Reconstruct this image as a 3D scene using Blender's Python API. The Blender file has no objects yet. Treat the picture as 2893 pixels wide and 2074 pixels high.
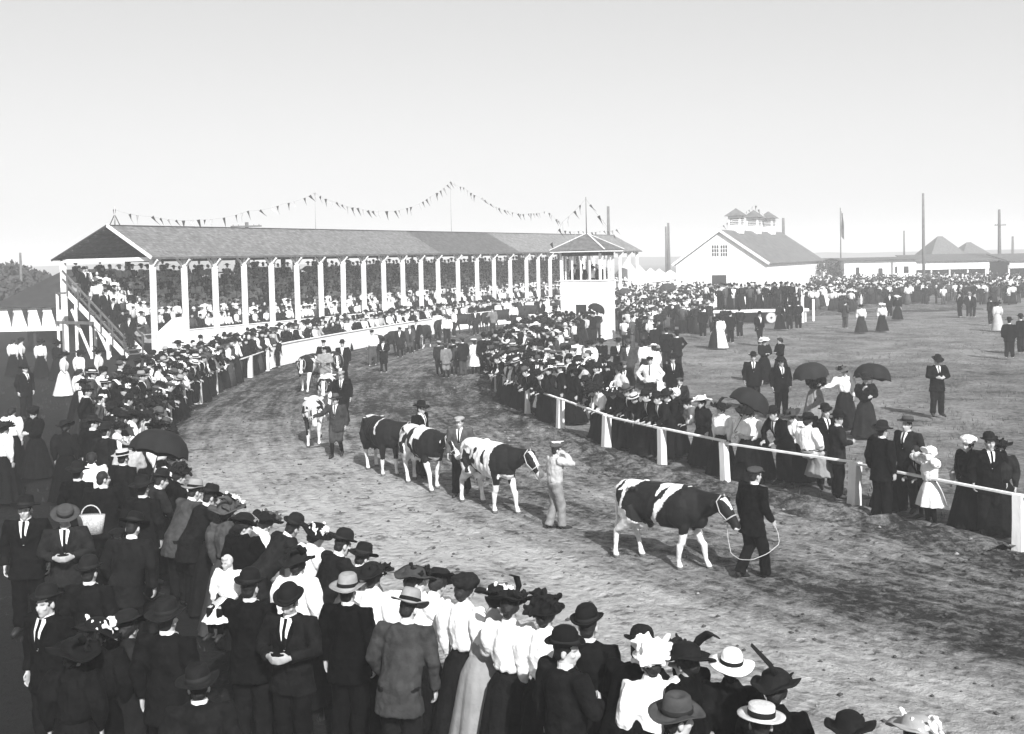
import bpy, bmesh, math, random
import numpy as np
from mathutils import Vector, Matrix, noise, Euler
rnd = random.Random(7)
SC = bpy.context.scene
COL = SC.collection
R = math.radians
# ------------------------------------------------------------------ camera
F = 3000.0; PW, PH = 2893, 2074; CX = PW/2; CY = 833.0; HC = 4.85
PIT, ROL = R(2.0), R(1.25)
r0 = Vector((1, 0, 0)); u0 = Vector((0, math.sin(PIT), math.cos(PIT)))
FWD = Vector((0, math.cos(PIT), -math.sin(PIT)))
UP = u0*math.cos(ROL) + r0*math.sin(ROL)
RT = r0*math.cos(ROL) - u0*math.sin(ROL)
EYE = Vector((0, 0, HC))
cam = bpy.data.cameras.new('camera'); camo = bpy.data.objects.new('camera', cam); COL.objects.link(camo)
cam.sensor_fit = 'HORIZONTAL'; cam.sensor_width = 36; cam.lens = 36*F/PW
cam.shift_y = -(PH/2 - CY)/PW
cam.clip_end = 6000; cam.clip_start = .1
m = Matrix((RT, UP, -FWD)).transposed().to_4x4(); m.translation = EYE
camo.matrix_world = m
SC.camera = camo
# ------------------------------------------------------------------ world, sun, exposure
SUN_EL = R(37); TOSUN = Vector((.29, -.957, 0)).normalized()
wd = bpy.data.worlds.new('World'); SC.world = wd; wd.use_nodes = True
nt = wd.node_tree; bg = nt.nodes['Background']
sky = nt.nodes.new('ShaderNodeTexSky'); sky.sky_type = 'NISHITA'; sky.sun_disc = False
sky.sun_elevation = SUN_EL; sky.sun_rotation = math.atan2(TOSUN.x, TOSUN.y)
sky.air_density = 1.0; sky.dust_density = 2.0; sky.ozone_density = 1.0
bwn = nt.nodes.new('ShaderNodeRGBToBW')
pw = nt.nodes.new('ShaderNodeMath'); pw.operation = 'POWER'; pw.inputs[1].default_value = .5
ml = nt.nodes.new('ShaderNodeMath'); ml.operation = 'MULTIPLY'; ml.inputs[1].default_value = 2.0
nt.links.new(sky.outputs[0], bwn.inputs[0]); nt.links.new(bwn.outputs[0], pw.inputs[0]); nt.links.new(pw.outputs[0], ml.inputs[0]); nt.links.new(ml.outputs[0], bg.inputs[0])
bg.inputs[1].default_value = 0.095
sl = bpy.data.lights.new('sun', 'SUN'); sl.energy = 4.8; sl.angle = R(.6); sl.color = (1, 1, 1)
so = bpy.data.objects.new('sun', sl); COL.objects.link(so)
sd = TOSUN*math.cos(SUN_EL) + Vector((0, 0, math.sin(SUN_EL)))
so.rotation_euler = sd.to_track_quat('Z', 'Y').to_euler(); so.location = (20, -20, 40)
vs = SC.view_settings; vs.view_transform = 'Standard'; vs.look = 'None'; vs.gamma = 1; vs.use_curve_mapping = False
vs.exposure = 0.95
SC.render.engine = 'CYCLES'
SC.cycles.use_denoising = True
SC.cycles.max_bounces = 5; SC.cycles.volume_bounces = 1
# ------------------------------------------------------------------ pixels to places
def ray(x, y): return FWD + RT*((x-CX)/F) + UP*((CY-y)/F)
def G(x, y, z=0.0):
    v = ray(x, y); return EYE + v*((z-HC)/v.z)
def onplane(x, y, p, n):
    v = ray(x, y); return EYE + v*((p-EYE).dot(n)/v.dot(n))
def atdepth(x, y, Y):
    v = ray(x, y); return EYE + v*(Y/v.y)
# ------------------------------------------------------------------ materials
MATS = {}
def mat(name, base, var=.25, scale=6., bump=.0, bscale=60., rough=.85, rand=.25, attr=None, attr_lo=None, spec=.25, stretch=None, courses=0):
    if name in MATS: return MATS[name]
    m = bpy.data.materials.new(name); m.use_nodes = True; MATS[name] = m
    t = m.node_tree; N = t.nodes; L = t.links; b = N['Principled BSDF']
    b.inputs['Roughness'].default_value = rough; b.inputs['Specular IOR Level'].default_value = spec
    tc = N.new('ShaderNodeTexCoord'); co = tc.outputs['Object']
    if stretch:
        mp = N.new('ShaderNodeMapping'); mp.inputs['Scale'].default_value = stretch; L.new(co, mp.inputs[0]); co = mp.outputs[0]
    nz = N.new('ShaderNodeTexNoise'); nz.inputs['Scale'].default_value = scale; nz.inputs['Detail'].default_value = 4
    L.new(co, nz.inputs[0])
    mr = N.new('ShaderNodeMapRange'); mr.inputs[1].default_value = .3; mr.inputs[2].default_value = .7
    mr.inputs[3].default_value = base*(1-var); mr.inputs[4].default_value = base*(1+var)
    L.new(nz.outputs[0], mr.inputs[0]); val = mr.outputs[0]
    def mul(a, bsock):
        k = N.new('ShaderNodeMath'); k.operation = 'MULTIPLY'; L.new(a, k.inputs[0]); L.new(bsock, k.inputs[1]); return k.outputs[0]
    if rand:
        oi = N.new('ShaderNodeObjectInfo'); m2 = N.new('ShaderNodeMapRange')
        m2.inputs[3].default_value = 1-rand; m2.inputs[4].default_value = 1+rand
        L.new(oi.outputs['Random'], m2.inputs[0]); val = mul(val, m2.outputs[0])
    if attr:
        at = N.new('ShaderNodeAttribute'); at.attribute_name = attr
        m3 = N.new('ShaderNodeMapRange'); m3.inputs[3].default_value = attr_lo; m3.inputs[4].default_value = 1
        L.new(at.outputs['Fac'], m3.inputs[0]); val = mul(val, m3.outputs[0])
    if courses:      # overlapping shingle rows with weathered, uneven butts
        bk = N.new('ShaderNodeTexBrick'); mp2 = N.new('ShaderNodeMapping'); mp2.inputs['Rotation'].default_value = (0, 0, 0)
        sx_ = N.new('ShaderNodeSeparateXYZ'); L.new(tc.outputs['Object'], sx_.inputs[0]); cx_ = N.new('ShaderNodeCombineXYZ'); L.new(sx_.outputs[0], cx_.inputs[0]); L.new(sx_.outputs[2], cx_.inputs[1]); L.new(cx_.outputs[0], bk.inputs['Vector'])
        bk.inputs['Scale'].default_value = courses; bk.inputs['Color1'].default_value = (.72, .72, .72, 1); bk.inputs['Color2'].default_value = (1.15, 1.15, 1.15, 1); bk.inputs['Mortar'].default_value = (.5, .5, .5, 1); bk.inputs['Mortar Size'].default_value = .03; bk.inputs['Brick Width'].default_value = 1.3; bk.inputs['Row Height'].default_value = .55
        bw2 = N.new('ShaderNodeRGBToBW'); L.new(bk.outputs['Color'], bw2.inputs[0]); val = mul(val, bw2.outputs[0])
    cb = N.new('ShaderNodeCombineColor')
    for i in range(3): L.new(val, cb.inputs[i])
    L.new(cb.outputs[0], b.inputs['Base Color'])
    if bump:
        n2 = N.new('ShaderNodeTexNoise'); n2.inputs['Scale'].default_value = bscale; n2.inputs['Detail'].default_value = 5
        L.new(co, n2.inputs[0]); bp = N.new('ShaderNodeBump'); bp.inputs['Strength'].default_value = bump; bp.inputs['Distance'].default_value = .02
        L.new(n2.outputs[0], bp.inputs['Height']); L.new(bp.outputs[0], b.inputs['Normal'])
    return m
M_black = mat('black_wool', .0042, .4, 9, .9, 16, .95, .5, spec=.04)
M_dark = mat('dark_wool', .0095, .4, 9, .9, 16, .95, .4, spec=.05)
M_grey = mat('grey_wool', .042, .3, 10, .8, 18, .95, .35, spec=.1)
M_light = mat('light_tweed', .16, .2, 12, .4, 50, .95, .2, spec=.1)
M_white = mat('white_cotton', .66, .12, 8, .7, 18, .9, .08, spec=.1)
M_cream = mat('cream_linen', .36, .12, 8, .3, 30, .9, .15, spec=.1)
M_pale = mat('pale_stripe', .22, .12, 8, .3, 30, .9, .15, spec=.1)
M_skin = mat('skin', .32, .1, 20, 0, 1, .6, .15, attr='tone', attr_lo=.12)
M_hairD = mat('dark_hair', .010, .4, 30, .5, 90, .6, .4)
M_hairF = mat('fair_hair', .42, .2, 30, .5, 90, .6, .1)
M_hatK = mat('black_felt', .005, .3, 14, .2, 60, .85, .5, spec=.12)
M_hatG = mat('grey_felt', .05, .2, 14, .2, 60, .9, .3, spec=.1)
M_hatL = mat('light_felt', .22, .15, 14, .2, 60, .9, .15, spec=.1)
M_straw = mat('straw', .48, .15, 60, .5, 160, .8, .12)
M_shoe = mat('shoe_leather', .012, .4, 20, .1, 60, .6, .3)
M_silk = mat('black_silk', .011, .25, 5, .15, 20, .85, .3, spec=.12)
M_paint = mat('white_paint', .78, .10, 2.2, .25, 40, .75, .05)
M_paintold = mat('weathered_white_paint', .66, .22, 3.0, .3, 40, .8, .08, stretch=(1, 1, .4))
M_wood = mat('grey_weathered_wood', .085, .4, 4, .4, 40, .9, .2, stretch=(1, 1, .3))
M_bench = mat('worn_bench_wood', .26, .35, 4, .4, 40, .9, .2)
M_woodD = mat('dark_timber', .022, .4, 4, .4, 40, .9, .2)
M_pole = mat('pole_wood', .09, .3, 4, .3, 40, .9, .2)
M_dkglass = mat('dark_interior', .012, .2, 4, 0, 1, .5, 0)
M_rope = mat('rope', .33, .2, 60, .3, 90, .9, .1)
M_penD = mat('dark_cloth', .025, .3, 6, .1, 30, .9, .5)
M_penL = mat('pale_cloth', .25, .3, 6, .1, 30, .9, .4)
M_paper = mat('paper', .75, .05, 10, 0, 1, .9, .05)
M_bark = mat('bark', .06, .4, 8, .6, 30, .95, .2)
M_leaf = mat('leaf', .04, .4, 3, 0, 1, .8, .2)
# ------------------------------------------------------------------ mesh builder
class MB:
    def __init__(s): s.v = []; s.f = []; s.m = []; s.cur = 0
    def add(s, vs, fs):
        o = len(s.v); s.v += [tuple(p) for p in vs]
        s.f += [tuple(i+o for i in f) for f in fs]; s.m += [s.cur]*len(fs)
    def box(s, c, h, rot=None):
        c = Vector(c); P = []
        for z in (-1, 1):
            for x, y in ((-1, -1), (1, -1), (1, 1), (-1, 1)):
                q = Vector((x*h[0], y*h[1], z*h[2]))
                P.append(c + (rot @ q if rot else q))
        s.add(P, [(3, 2, 1, 0), (4, 5, 6, 7), (0, 1, 5, 4), (1, 2, 6, 5), (2, 3, 7, 6), (3, 0, 4, 7)])
        return s
    def beam(s, a, b, w, h, up=(0, 0, 1)):
        a, b = Vector(a), Vector(b); y = (b-a); ln = y.length; y = y.normalized()
        x = y.cross(Vector(up))
        if x.length < 1e-4: x = y.cross(Vector((1, 0, 0)))
        x.normalize(); z = x.cross(y)
        s.box((a+b)/2, (w/2, ln/2, h/2), Matrix((x, y, z)).transposed()); return s
    def loft(s, secs, n=12):
        """secs: (centre, u, v) half-axis vectors"""
        P = []; k = len(secs)
        for c, u, v in secs:
            c, u, v = Vector(c), Vector(u), Vector(v)
            for i in range(n):
                a = 2*math.pi*i/n; P.append(c + u*math.cos(a) + v*math.sin(a))
        fs = []
        for j in range(k-1):
            for i in range(n):
                i2 = (i+1) % n
                fs.append((j*n+i, j*n+i2, (j+1)*n+i2, (j+1)*n+i))
        a = len(P); P.append(secs[0][0]); P.append(secs[-1][0])
        for i in range(n):
            i2 = (i+1) % n
            fs.append((a, i2, i)); fs.append((a+1, (k-1)*n+i, (k-1)*n+i2))
        s.add(P, fs); return s
    def tube(s, pts, rad, n=8):
        pts = [Vector(p) for p in pts]; secs = []
        if not hasattr(rad, '__len__'): rad = [rad]*len(pts)
        x = None
        for i, p in enumerate(pts):
            d = (pts[min(i+1, len(pts)-1)] - pts[max(i-1, 0)]).normalized()
            if x is None:
                x = d.cross(Vector((0, 0, 1)))
                if x.length < .05: x = d.cross(Vector((0, 1, 0)))
            x = (x - d*x.dot(d)).normalized(); y = d.cross(x)
            secs.append((p, x*rad[i], y*rad[i]))
        return s.loft(secs, n)
    def ell(s, c, r, rot=None, n=10, k=6):
        c = Vector(c); secs = []
        for j in range(1, k):
            a = math.pi*j/k; z = -math.cos(a)*r[2]; q = math.sin(a)
            o, u, v = Vector((0, 0, z)), Vector((r[0]*q, 0, 0)), Vector((0, r[1]*q, 0))
            if rot: o, u, v = rot @ o, rot @ u, rot @ v
            secs.append((c+o, u, v))
        o = len(s.v); s.loft(secs, n)
        e = Vector((0, 0, r[2])); e = rot @ e if rot else e
        s.v[-2] = tuple(c-e); s.v[-1] = tuple(c+e); return s
    def lathe(s, prof, sx=1, sy=1, n=16, c=(0, 0, 0), wob=None):
        P = []; fs = []; k = len(prof)
        for j, (r, z) in enumerate(prof):
            for i in range(n):
                a = 2*math.pi*i/n; w = wob(a, j) if wob else 0
                P.append((c[0]+r*sx*math.cos(a), c[1]+r*sy*math.sin(a), c[2]+z+w))
        for j in range(k-1):
            for i in range(n):
                i2 = (i+1) % n; fs.append((j*n+i, j*n+i2, (j+1)*n+i2, (j+1)*n+i))
        s.add(P, fs); return s
    def mesh(s, name, smooth=True):
        me = bpy.data.meshes.new(name); me.from_pydata(s.v, [], s.f)
        if smooth and me.polygons: me.polygons.foreach_set('use_smooth', [True]*len(me.polygons))
        if any(s.m): me.polygons.foreach_set('material_index', s.m)
        me.update(); return me
TMP = bpy.data.scenes.new('tmp')
def voxel(mb, size, smooth=3, ratio=1):
    me = mb.mesh('t'); ob = bpy.data.objects.new('t', me); TMP.collection.objects.link(ob)
    md = ob.modifiers.new('r', 'REMESH'); md.mode = 'VOXEL'; md.voxel_size = size; md.use_smooth_shade = True
    if smooth:
        s = ob.modifiers.new('s', 'SMOOTH'); s.iterations = smooth; s.factor = .5
    if ratio < 1:
        dm = ob.modifiers.new('d', 'DECIMATE'); dm.ratio = ratio
    vl = TMP.view_layers[0]; vl.update(); dg = vl.depsgraph
    r = bpy.data.meshes.new_from_object(ob.evaluated_get(dg), depsgraph=dg)
    bpy.data.objects.remove(ob); bpy.data.meshes.remove(me)
    r.materials.clear()
    return r
def coords(me):
    a = np.empty(len(me.vertices)*3); me.vertices.foreach_get('co', a); return a.reshape(-1, 3)
def wrinkle(me, amp, freq, stretch=(1, 1, .6), seed=0.):
    co = coords(me); no = np.empty(len(co)*3); me.vertices.foreach_get('normal', no); no = no.reshape(-1, 3)
    d = np.array([noise.noise((p[0]*freq*stretch[0]+seed, p[1]*freq*stretch[1], p[2]*freq*stretch[2])) for p in co])
    co += no*(d*amp)[:, None]; me.vertices.foreach_set('co', co.ravel()); me.update()
def obj(name, me, mats, parent=None, mw=None):
    o = bpy.data.objects.new(name, me); COL.objects.link(o)
    if not isinstance(mats, (list, tuple)): mats = [mats]
    while len(me.materials) < len(mats): me.materials.append(mats[len(me.materials)])
    for i, mm in enumerate(mats):
        if me.materials[i] != mm:
            o.material_slots[i].link = 'OBJECT'; o.material_slots[i].material = mm
    if parent: o.parent = parent
    if mw is not None: o.matrix_local = mw
    return o
def empty(name, loc=(0, 0, 0), rz=0, sc=1):
    o = bpy.data.objects.new(name, None); COL.objects.link(o); o.empty_display_size = .1
    o.location = loc; o.rotation_euler = (0, 0, rz); o.scale = (sc,)*3; return o
def tag(o, label=None, cat=None, group=None, kind=None):
    if label: o['label'] = label
    if cat: o['category'] = cat
    if group: o['group'] = group
    if kind: o['kind'] = kind
    return o
def spline(P, step):
    P = [Vector(p).to_3d() if len(p) == 3 else Vector((p[0], p[1], 0)) for p in P]; out = []
    for i in range(len(P)-1):
        a, b, c, d = P[max(i-1, 0)], P[i], P[i+1], P[min(i+2, len(P)-1)]
        n = max(2, int((c-b).length/.25))
        for k in range(n):
            t = k/n; out.append(.5*((2*b)+(c-a)*t+(2*a-5*b+4*c-d)*t*t+(3*b-a-3*c+d)*t**3))
    out.append(P[-1]); res = [out[0]]; acc = 0
    for p, q in zip(out, out[1:]):
        seg = (q-p).length
        while acc+seg >= step:
            t = (step-acc)/seg; p = p.lerp(q, t); res.append(p.copy()); seg = (q-p).length; acc = 0
        acc += seg
    return res
def fbm(p, o=4): return noise.fractal(p, 1.0, 2.0, o)
HAZE_D = 0.0021
# ================================================================== GROUND AND TRACK
OUT = [(13, 1.5), (9, 4.4), (5, 6.7), (3, 7.9), (1.3, 9.3), (-.7, 11.1), (-2.9, 13.7), (-5.0, 17.0), (-7.5, 22), (-9.3, 27), (-10.4, 32), (-11.0, 37),
       (-11.3, 42), (-11.2, 47), (-10.82, 50.28), (-8.2, 59.5), (-5.22, 68.3), (-2.6, 74.2), (1.14, 79.6), (6.5, 84.5), (14, 89), (25, 93), (40, 96)]
INN = [(17, 8.5), (12.3, 12.6), (8.06, 16.9), (6.33, 19.8), (4.4, 22.25), (3.34, 24.07), (2.3, 26.4), (1.3, 29.4), (.45, 32.2), (-.22, 35.1), (-.7, 39),
       (-.8, 43), (-.5, 48), (.3, 53), (1.5, 58), (3.2, 63), (6, 68.5), (12, 74.5), (22, 79.5), (37, 83)]
OUTC = spline(OUT, .25); INNC = spline(INN, .25)
OUTA = np.array([p[:2] for p in OUTC]); INNA = np.array([p[:2] for p in INNC])
def side(x, y, A):
    """signed distance to a curve; positive on its right when walking along it"""
    d = A - np.array((x, y)); i = int(np.argmin((d*d).sum(1))); i = min(max(i, 1), len(A)-2)
    t = A[i+1]-A[i-1]; c = t[0]*(y-A[i][1]) - t[1]*(x-A[i][0])
    return (-1 if c > 0 else 1)*math.hypot(*(A[i]-np.array((x, y))))
def smooth(a, b, x):
    t = min(1, max(0, (x-a)/(b-a))); return t*t*(3-2*t)
def lines(lo, hi, step, far):
    out = []; x = lo; k = step
    L = []
    while x > -far: k *= 1.35; x -= k; L.append(x)
    out = L[::-1]; x = lo
    while x <= hi: out.append(x); x += step
    k = step; x = hi
    while x < far: k *= 1.35; x += k; out.append(x)
    return out
def soil(name, lo, hi, fine, speck, bump, flow=False, big=1.0):
    m = bpy.data.materials.new(name); m.use_nodes = True; t = m.node_tree; N = t.nodes; L = t.links; b = N['Principled BSDF']
    b.inputs['Roughness'].default_value = .95; b.inputs['Specular IOR Level'].default_value = .1
    tc = N.new('ShaderNodeTexCoord'); at = N.new('ShaderNodeAttribute'); at.attribute_name = 'tone'
    def nz(scale, det, ro=.6, st=None):
        n = N.new('ShaderNodeTexNoise'); n.inputs['Scale'].default_value = scale; n.inputs['Detail'].default_value = det; n.inputs['Roughness'].default_value = ro
        src = tc.outputs['Object']
        if st:
            mp = N.new('ShaderNodeMapping'); mp.inputs['Scale'].default_value = st; L.new(src, mp.inputs[0]); src = mp.outputs[0]
        L.new(src, n.inputs[0]); return n.outputs[0]
    def mt(op, a, c):
        k = N.new('ShaderNodeMath'); k.operation = op
        for i, q in enumerate((a, c)):
            if isinstance(q, (int, float)): k.inputs[i].default_value = q
            else: L.new(q, k.inputs[i])
        return k.outputs[0]
    a = mt('MULTIPLY', mt('SUBTRACT', nz(.55, 6, .65), .5), big)
    c = mt('MULTIPLY', mt('SUBTRACT', nz(fine, 8, .8), .5), 2.0)
    f = mt('ADD', mt('ADD', at.outputs['Fac'], a), c)
    hoof = None
    if flow:      # ruts and drag marks follow the bend of the track
        af = N.new('ShaderNodeAttribute'); af.attribute_name = 'flow'
        def fl(sc, det):
            mp = N.new('ShaderNodeMapping'); mp.inputs['Scale'].default_value = sc; L.new(af.outputs['Vector'], mp.inputs[0])
            n = N.new('ShaderNodeTexNoise'); n.inputs['Scale'].default_value = 1; n.inputs['Detail'].default_value = det; n.inputs['Roughness'].default_value = .7; L.new(mp.outputs[0], n.inputs[0]); return n.outputs[0]
        rut = fl((.22, 2.4, 1), 5); f = mt('ADD', f, mt('MULTIPLY', mt('SUBTRACT', rut, .5), 1.25)); f = mt('ADD', f, mt('MULTIPLY', mt('SUBTRACT', fl((1.8, 5., 1), 4), .5), .7))
        vo = N.new('ShaderNodeTexVoronoi'); vo.inputs['Scale'].default_value = 3.4; vo.inputs['Randomness'].default_value = 1; L.new(tc.outputs['Object'], vo.inputs[0])
        hm_ = N.new('ShaderNodeMapRange'); hm_.inputs[1].default_value = .10; hm_.inputs[2].default_value = .26; L.new(vo.outputs['Distance'], hm_.inputs[0]); hoof = hm_.outputs[0]
    sp = N.new('ShaderNodeMapRange'); sp.inputs[1].default_value = .38; sp.inputs[2].default_value = .47
    sn = nz(speck, 5, .7, (.75, 1, 1)); L.new(mt('ADD', sn, mt('MULTIPLY', mt('SUBTRACT', nz(.9, 3, .6), .42), .55)), sp.inputs[0])
    mr = N.new('ShaderNodeMapRange'); mr.inputs[3].default_value = lo; mr.inputs[4].default_value = hi; L.new(f, mr.inputs[0])
    sp.inputs[3].default_value = .36; sp.inputs[4].default_value = 1.0
    v = mt('MULTIPLY', mr.outputs[0], sp.outputs[0])
    cb = N.new('ShaderNodeCombineColor')
    for i in range(3): L.new(v, cb.inputs[i])
    L.new(cb.outputs[0], b.inputs['Base Color'])
    bp = N.new('ShaderNodeBump'); bp.inputs['Strength'].default_value = bump; bp.inputs['Distance'].default_value = .14
    hgt = mt('ADD', nz(5.5, 8, .7), mt('MULTIPLY', sn, .5))
    if hoof is not None: hgt = mt('ADD', hgt, mt('ADD', mt('MULTIPLY', hoof, .35), mt('MULTIPLY', rut, .8)))
    L.new(hgt, bp.inputs['Height']); L.new(bp.outputs[0], b.inputs['Normal'])
    return m
M_ground = soil('trodden_grass', .008, .27, 7., 3.8, .8, False, 1.5)
M_track = soil('track_dirt', .022, .40, 5.5, 4.2, 1.0, True)
def set_tone(me, vals):
    a = me.attributes.new('tone', 'FLOAT', 'POINT'); a.data.foreach_set('value', np.array(vals, dtype=np.float32))
def ground_tone(x, y):
    t = .50 + .16*noise.noise((x*.12, y*.09, 3)) + .1*noise.noise((x*.4, y*.25, 9))
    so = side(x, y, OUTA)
    if so < 0 and y < 95: t = t*0 + -.30 + .06*noise.noise((x*.3, y*.3, 1))  # dark outer grass, with crowd shade and corner vignette painted into its tone
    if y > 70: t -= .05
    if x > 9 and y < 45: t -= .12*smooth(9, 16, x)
    d = math.hypot((x-10.5)/2.6, (y-47)/1.2)
    t += .35*(1-smooth(.5, 1.2, d))
    return t
xs = lines(-42, 62, 1.0, 1050); ys = lines(-6, 128, 1.0, 1050)
V = []; T = []
for y in ys:
    for x in xs:
        inside = -42 <= x <= 62 and -6 <= y <= 128
        z = .03*noise.noise((x*.35, y*.35, 0)) - .035 if inside else -.03
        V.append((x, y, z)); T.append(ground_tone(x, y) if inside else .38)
nx = len(xs); Fc = [(j*nx+i, j*nx+i+1, (j+1)*nx+i+1, (j+1)*nx+i) for j in range(len(ys)-1) for i in range(nx-1)]
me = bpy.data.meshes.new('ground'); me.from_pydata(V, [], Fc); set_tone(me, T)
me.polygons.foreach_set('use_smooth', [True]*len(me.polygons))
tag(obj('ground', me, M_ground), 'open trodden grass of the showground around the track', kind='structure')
# track strip
NS, NTC = 720, 112
def resample(P, n):
    seg = [0]
    for a, b in zip(P, P[1:]): seg.append(seg[-1]+(b-a).length)
    out = []; j = 0
    for i in range(n):
        s = seg[-1]*i/(n-1)
        while j < len(P)-2 and seg[j+1] < s: j += 1
        out.append(P[j].lerp(P[j+1], (s-seg[j])/max(1e-6, seg[j+1]-seg[j])))
    return out
ro, ri = resample(OUTC, NS), resample(INNC, NS)
V = []; T = []; FL = []
for i in range(NS):
    for j in range(NTC):
        t = j/(NTC-1); p = ro[i].lerp(ri[i], t); x, y = p.x, p.y
        z = .045 + .035*noise.noise((x*.8, y*.8, 5)) + .03*noise.noise((x*2.6, y*2.6, 7)) + .024*noise.noise((x*5, y*5, 2))*(.5+.5*smooth(.3, .8, t)) + .012*noise.noise((x*11, y*11, 2))
        z -= .09*(smooth(.06, 0, t)+smooth(.94, 1, t)) - .0
        V.append((x, y, z))
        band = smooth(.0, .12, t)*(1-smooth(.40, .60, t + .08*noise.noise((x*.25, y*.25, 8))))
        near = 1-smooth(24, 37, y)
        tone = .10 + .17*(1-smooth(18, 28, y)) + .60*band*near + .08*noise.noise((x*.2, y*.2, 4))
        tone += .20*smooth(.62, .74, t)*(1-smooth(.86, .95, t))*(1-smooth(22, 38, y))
        tone -= .30*smooth(1.5, 7.5, x)*(1-smooth(14, 20, y))  # corner vignette painted into the soil tone, near right
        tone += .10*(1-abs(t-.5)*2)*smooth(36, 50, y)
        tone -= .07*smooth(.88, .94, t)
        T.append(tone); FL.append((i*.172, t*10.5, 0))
Fc = [(i*NTC+j, i*NTC+j+1, (i+1)*NTC+j+1, (i+1)*NTC+j) for i in range(NS-1) for j in range(NTC-1)]
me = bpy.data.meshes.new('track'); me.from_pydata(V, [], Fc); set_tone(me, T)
a_ = me.attributes.new('flow', 'FLOAT_VECTOR', 'POINT'); a_.data.foreach_set('vector', np.array(FL, dtype=np.float32).ravel())
me.polygons.foreach_set('use_smooth', [True]*len(me.polygons))
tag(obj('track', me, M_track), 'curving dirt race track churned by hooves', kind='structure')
# clods lying on the track, dirt bank at the foot of the inside rail
ICO = [(0, 0, 1), (.9, 0, .2), (.28, .85, .25), (-.72, .53, .2), (-.72, -.53, .25), (.28, -.85, .2), (0, 0, -.4)]
IF = [(0, 1, 2), (0, 2, 3), (0, 3, 4), (0, 4, 5), (0, 5, 1), (6, 2, 1), (6, 3, 2), (6, 4, 3), (6, 5, 4), (6, 1, 5)]
mb = MB(); mb2 = MB()
for k in range(8500):
    i = rnd.randrange(16, 510); t = rnd.random() if rnd.random() < .6 else 1-abs(rnd.gauss(0, .18))
    if not 0.02 < t < .99: continue
    p = ro[i].lerp(ri[i], t)
    if p.y > 46: continue
    r = (.008+.034*rnd.random()**2.2)*(1.6 if t > .8 else 1); a = rnd.random()*6.3
    z = .045 + .035*noise.noise((p.x*.8, p.y*.8, 5)) + .03*noise.noise((p.x*2.6, p.y*2.6, 7))
    e = Matrix.Rotation(a, 3, 'Z')
    (mb if rnd.random() < .93 else mb2).add([p.xy.to_3d() + Vector((0, 0, z+r*.15)) + e @ Vector((q[0]*r*rnd.uniform(.7, 1.5), q[1]*r*rnd.uniform(.7, 1.3), q[2]*r*.8)) for q in ICO], IF)
tag(obj('dirt_clods', mb.mesh('clods'), mat('clod_soil', .05, .4, 30, .5, 90, .95, 0)), 'small dark clods of earth scattered over the track', 'soil', kind='stuff')
tag(obj('pale_clods', mb2.mesh('clods'), mat('dry_soil', .2, .3, 30, .5, 90, .95, 0)), 'small dry pale crumbs of earth scattered over the track', 'soil', kind='stuff')
bank = spline(INN[2:14], .09); V = []; Fc = []; NB = 16; BT = []
for i, p in enumerate(bank):
    q = bank[min(i+1, len(bank)-1)]-bank[max(i-1, 0)]; n = Vector((q.y, -q.x, 0)).normalized()
    if n.x > 0: n = -n
    for j in range(NB):
        o = -.25+.13*j; w = max(0, 1-abs(j-NB*.40)/(NB*.46))
        c = p + n*o
        h = .035 + w*(.07+.11*abs(noise.noise((c.x*1.1, c.y*1.1, 2)))+.10*noise.noise((c.x*4, c.y*4, 5))+.05*noise.noise((c.x*11, c.y*11, 5)))
        V.append((c.x, c.y, (h-.02)*smooth(0, .25, w)+.012 if 0 < j < NB-1 else -.08)); BT.append(.16+.22*noise.noise((c.x*.7, c.y*.7, 3)))
for i in range(len(bank)-1):
    for j in range(NB-1): Fc.append((i*NB+j, (i+1)*NB+j, (i+1)*NB+j+1, i*NB+j+1))
me = bpy.data.meshes.new('bank'); me.from_pydata(V, [], Fc); set_tone(me, BT); a_ = me.attributes.new('flow', 'FLOAT_VECTOR', 'POINT'); a_.data.foreach_set('vector', np.array([(q[1], q[0]*.7, 0) for q in V], dtype=np.float32).ravel()); me.polygons.foreach_set('use_smooth', [True]*len(me.polygons))
tag(obj('dirt_bank', me, M_track), 'lumpy bank of dark turned earth along the inside rail', kind='structure')
# grass tufts of the infield
mb = MB()
for k in range(6500):
    y = 14+58*rnd.random()**1.3; x = rnd.uniform(-1, 26)*(.5+y/60)
    if side(x, y, INNA) < .25: continue
    if noise.noise((x*.35, y*.3, 6)) < -.15: continue
    for b in range(3):
        a = rnd.random()*6.3; h = rnd.uniform(.03, .12); w = .012; dx, dy = math.cos(a), math.sin(a)
        px, py = x+rnd.gauss(0, .05), y+rnd.gauss(0, .05)
        mb.add([(px-dy*w, py+dx*w, -.03), (px+dy*w, py-dx*w, -.03), (px+dx*h*.6, py+dy*h*.6, h)], [(0, 1, 2)])
tag(obj('grass_tufts', mb.mesh('g'), mat('dry_grass', .1, .4, 2, 0, 1, .9, 0)), 'thin dry grass tufts scattered over the infield', 'grass', kind='stuff')
mb = MB()
for k in range(2600):
    y = 8+40*rnd.random(); x = -1-rnd.random()*26
    if side(x, y, OUTA) > -.2: continue
    for b in range(3):
        a = rnd.random()*6.3; h = rnd.uniform(.03, .1); w = .01; dx, dy = math.cos(a), math.sin(a)
        px, py = x+rnd.gauss(0, .05), y+rnd.gauss(0, .05)
        mb.add([(px-dy*w, py+dx*w, -.03), (px+dy*w, py-dx*w, -.03), (px+dx*h*.6, py+dy*h*.6, h)], [(0, 1, 2)])
tag(obj('trampled_grass', mb.mesh('g'), mat('dark_grass', .03, .4, 2, 0, 1, .9, 0)), 'dark trampled grass behind the outside rail', 'grass', kind='stuff')
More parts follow.
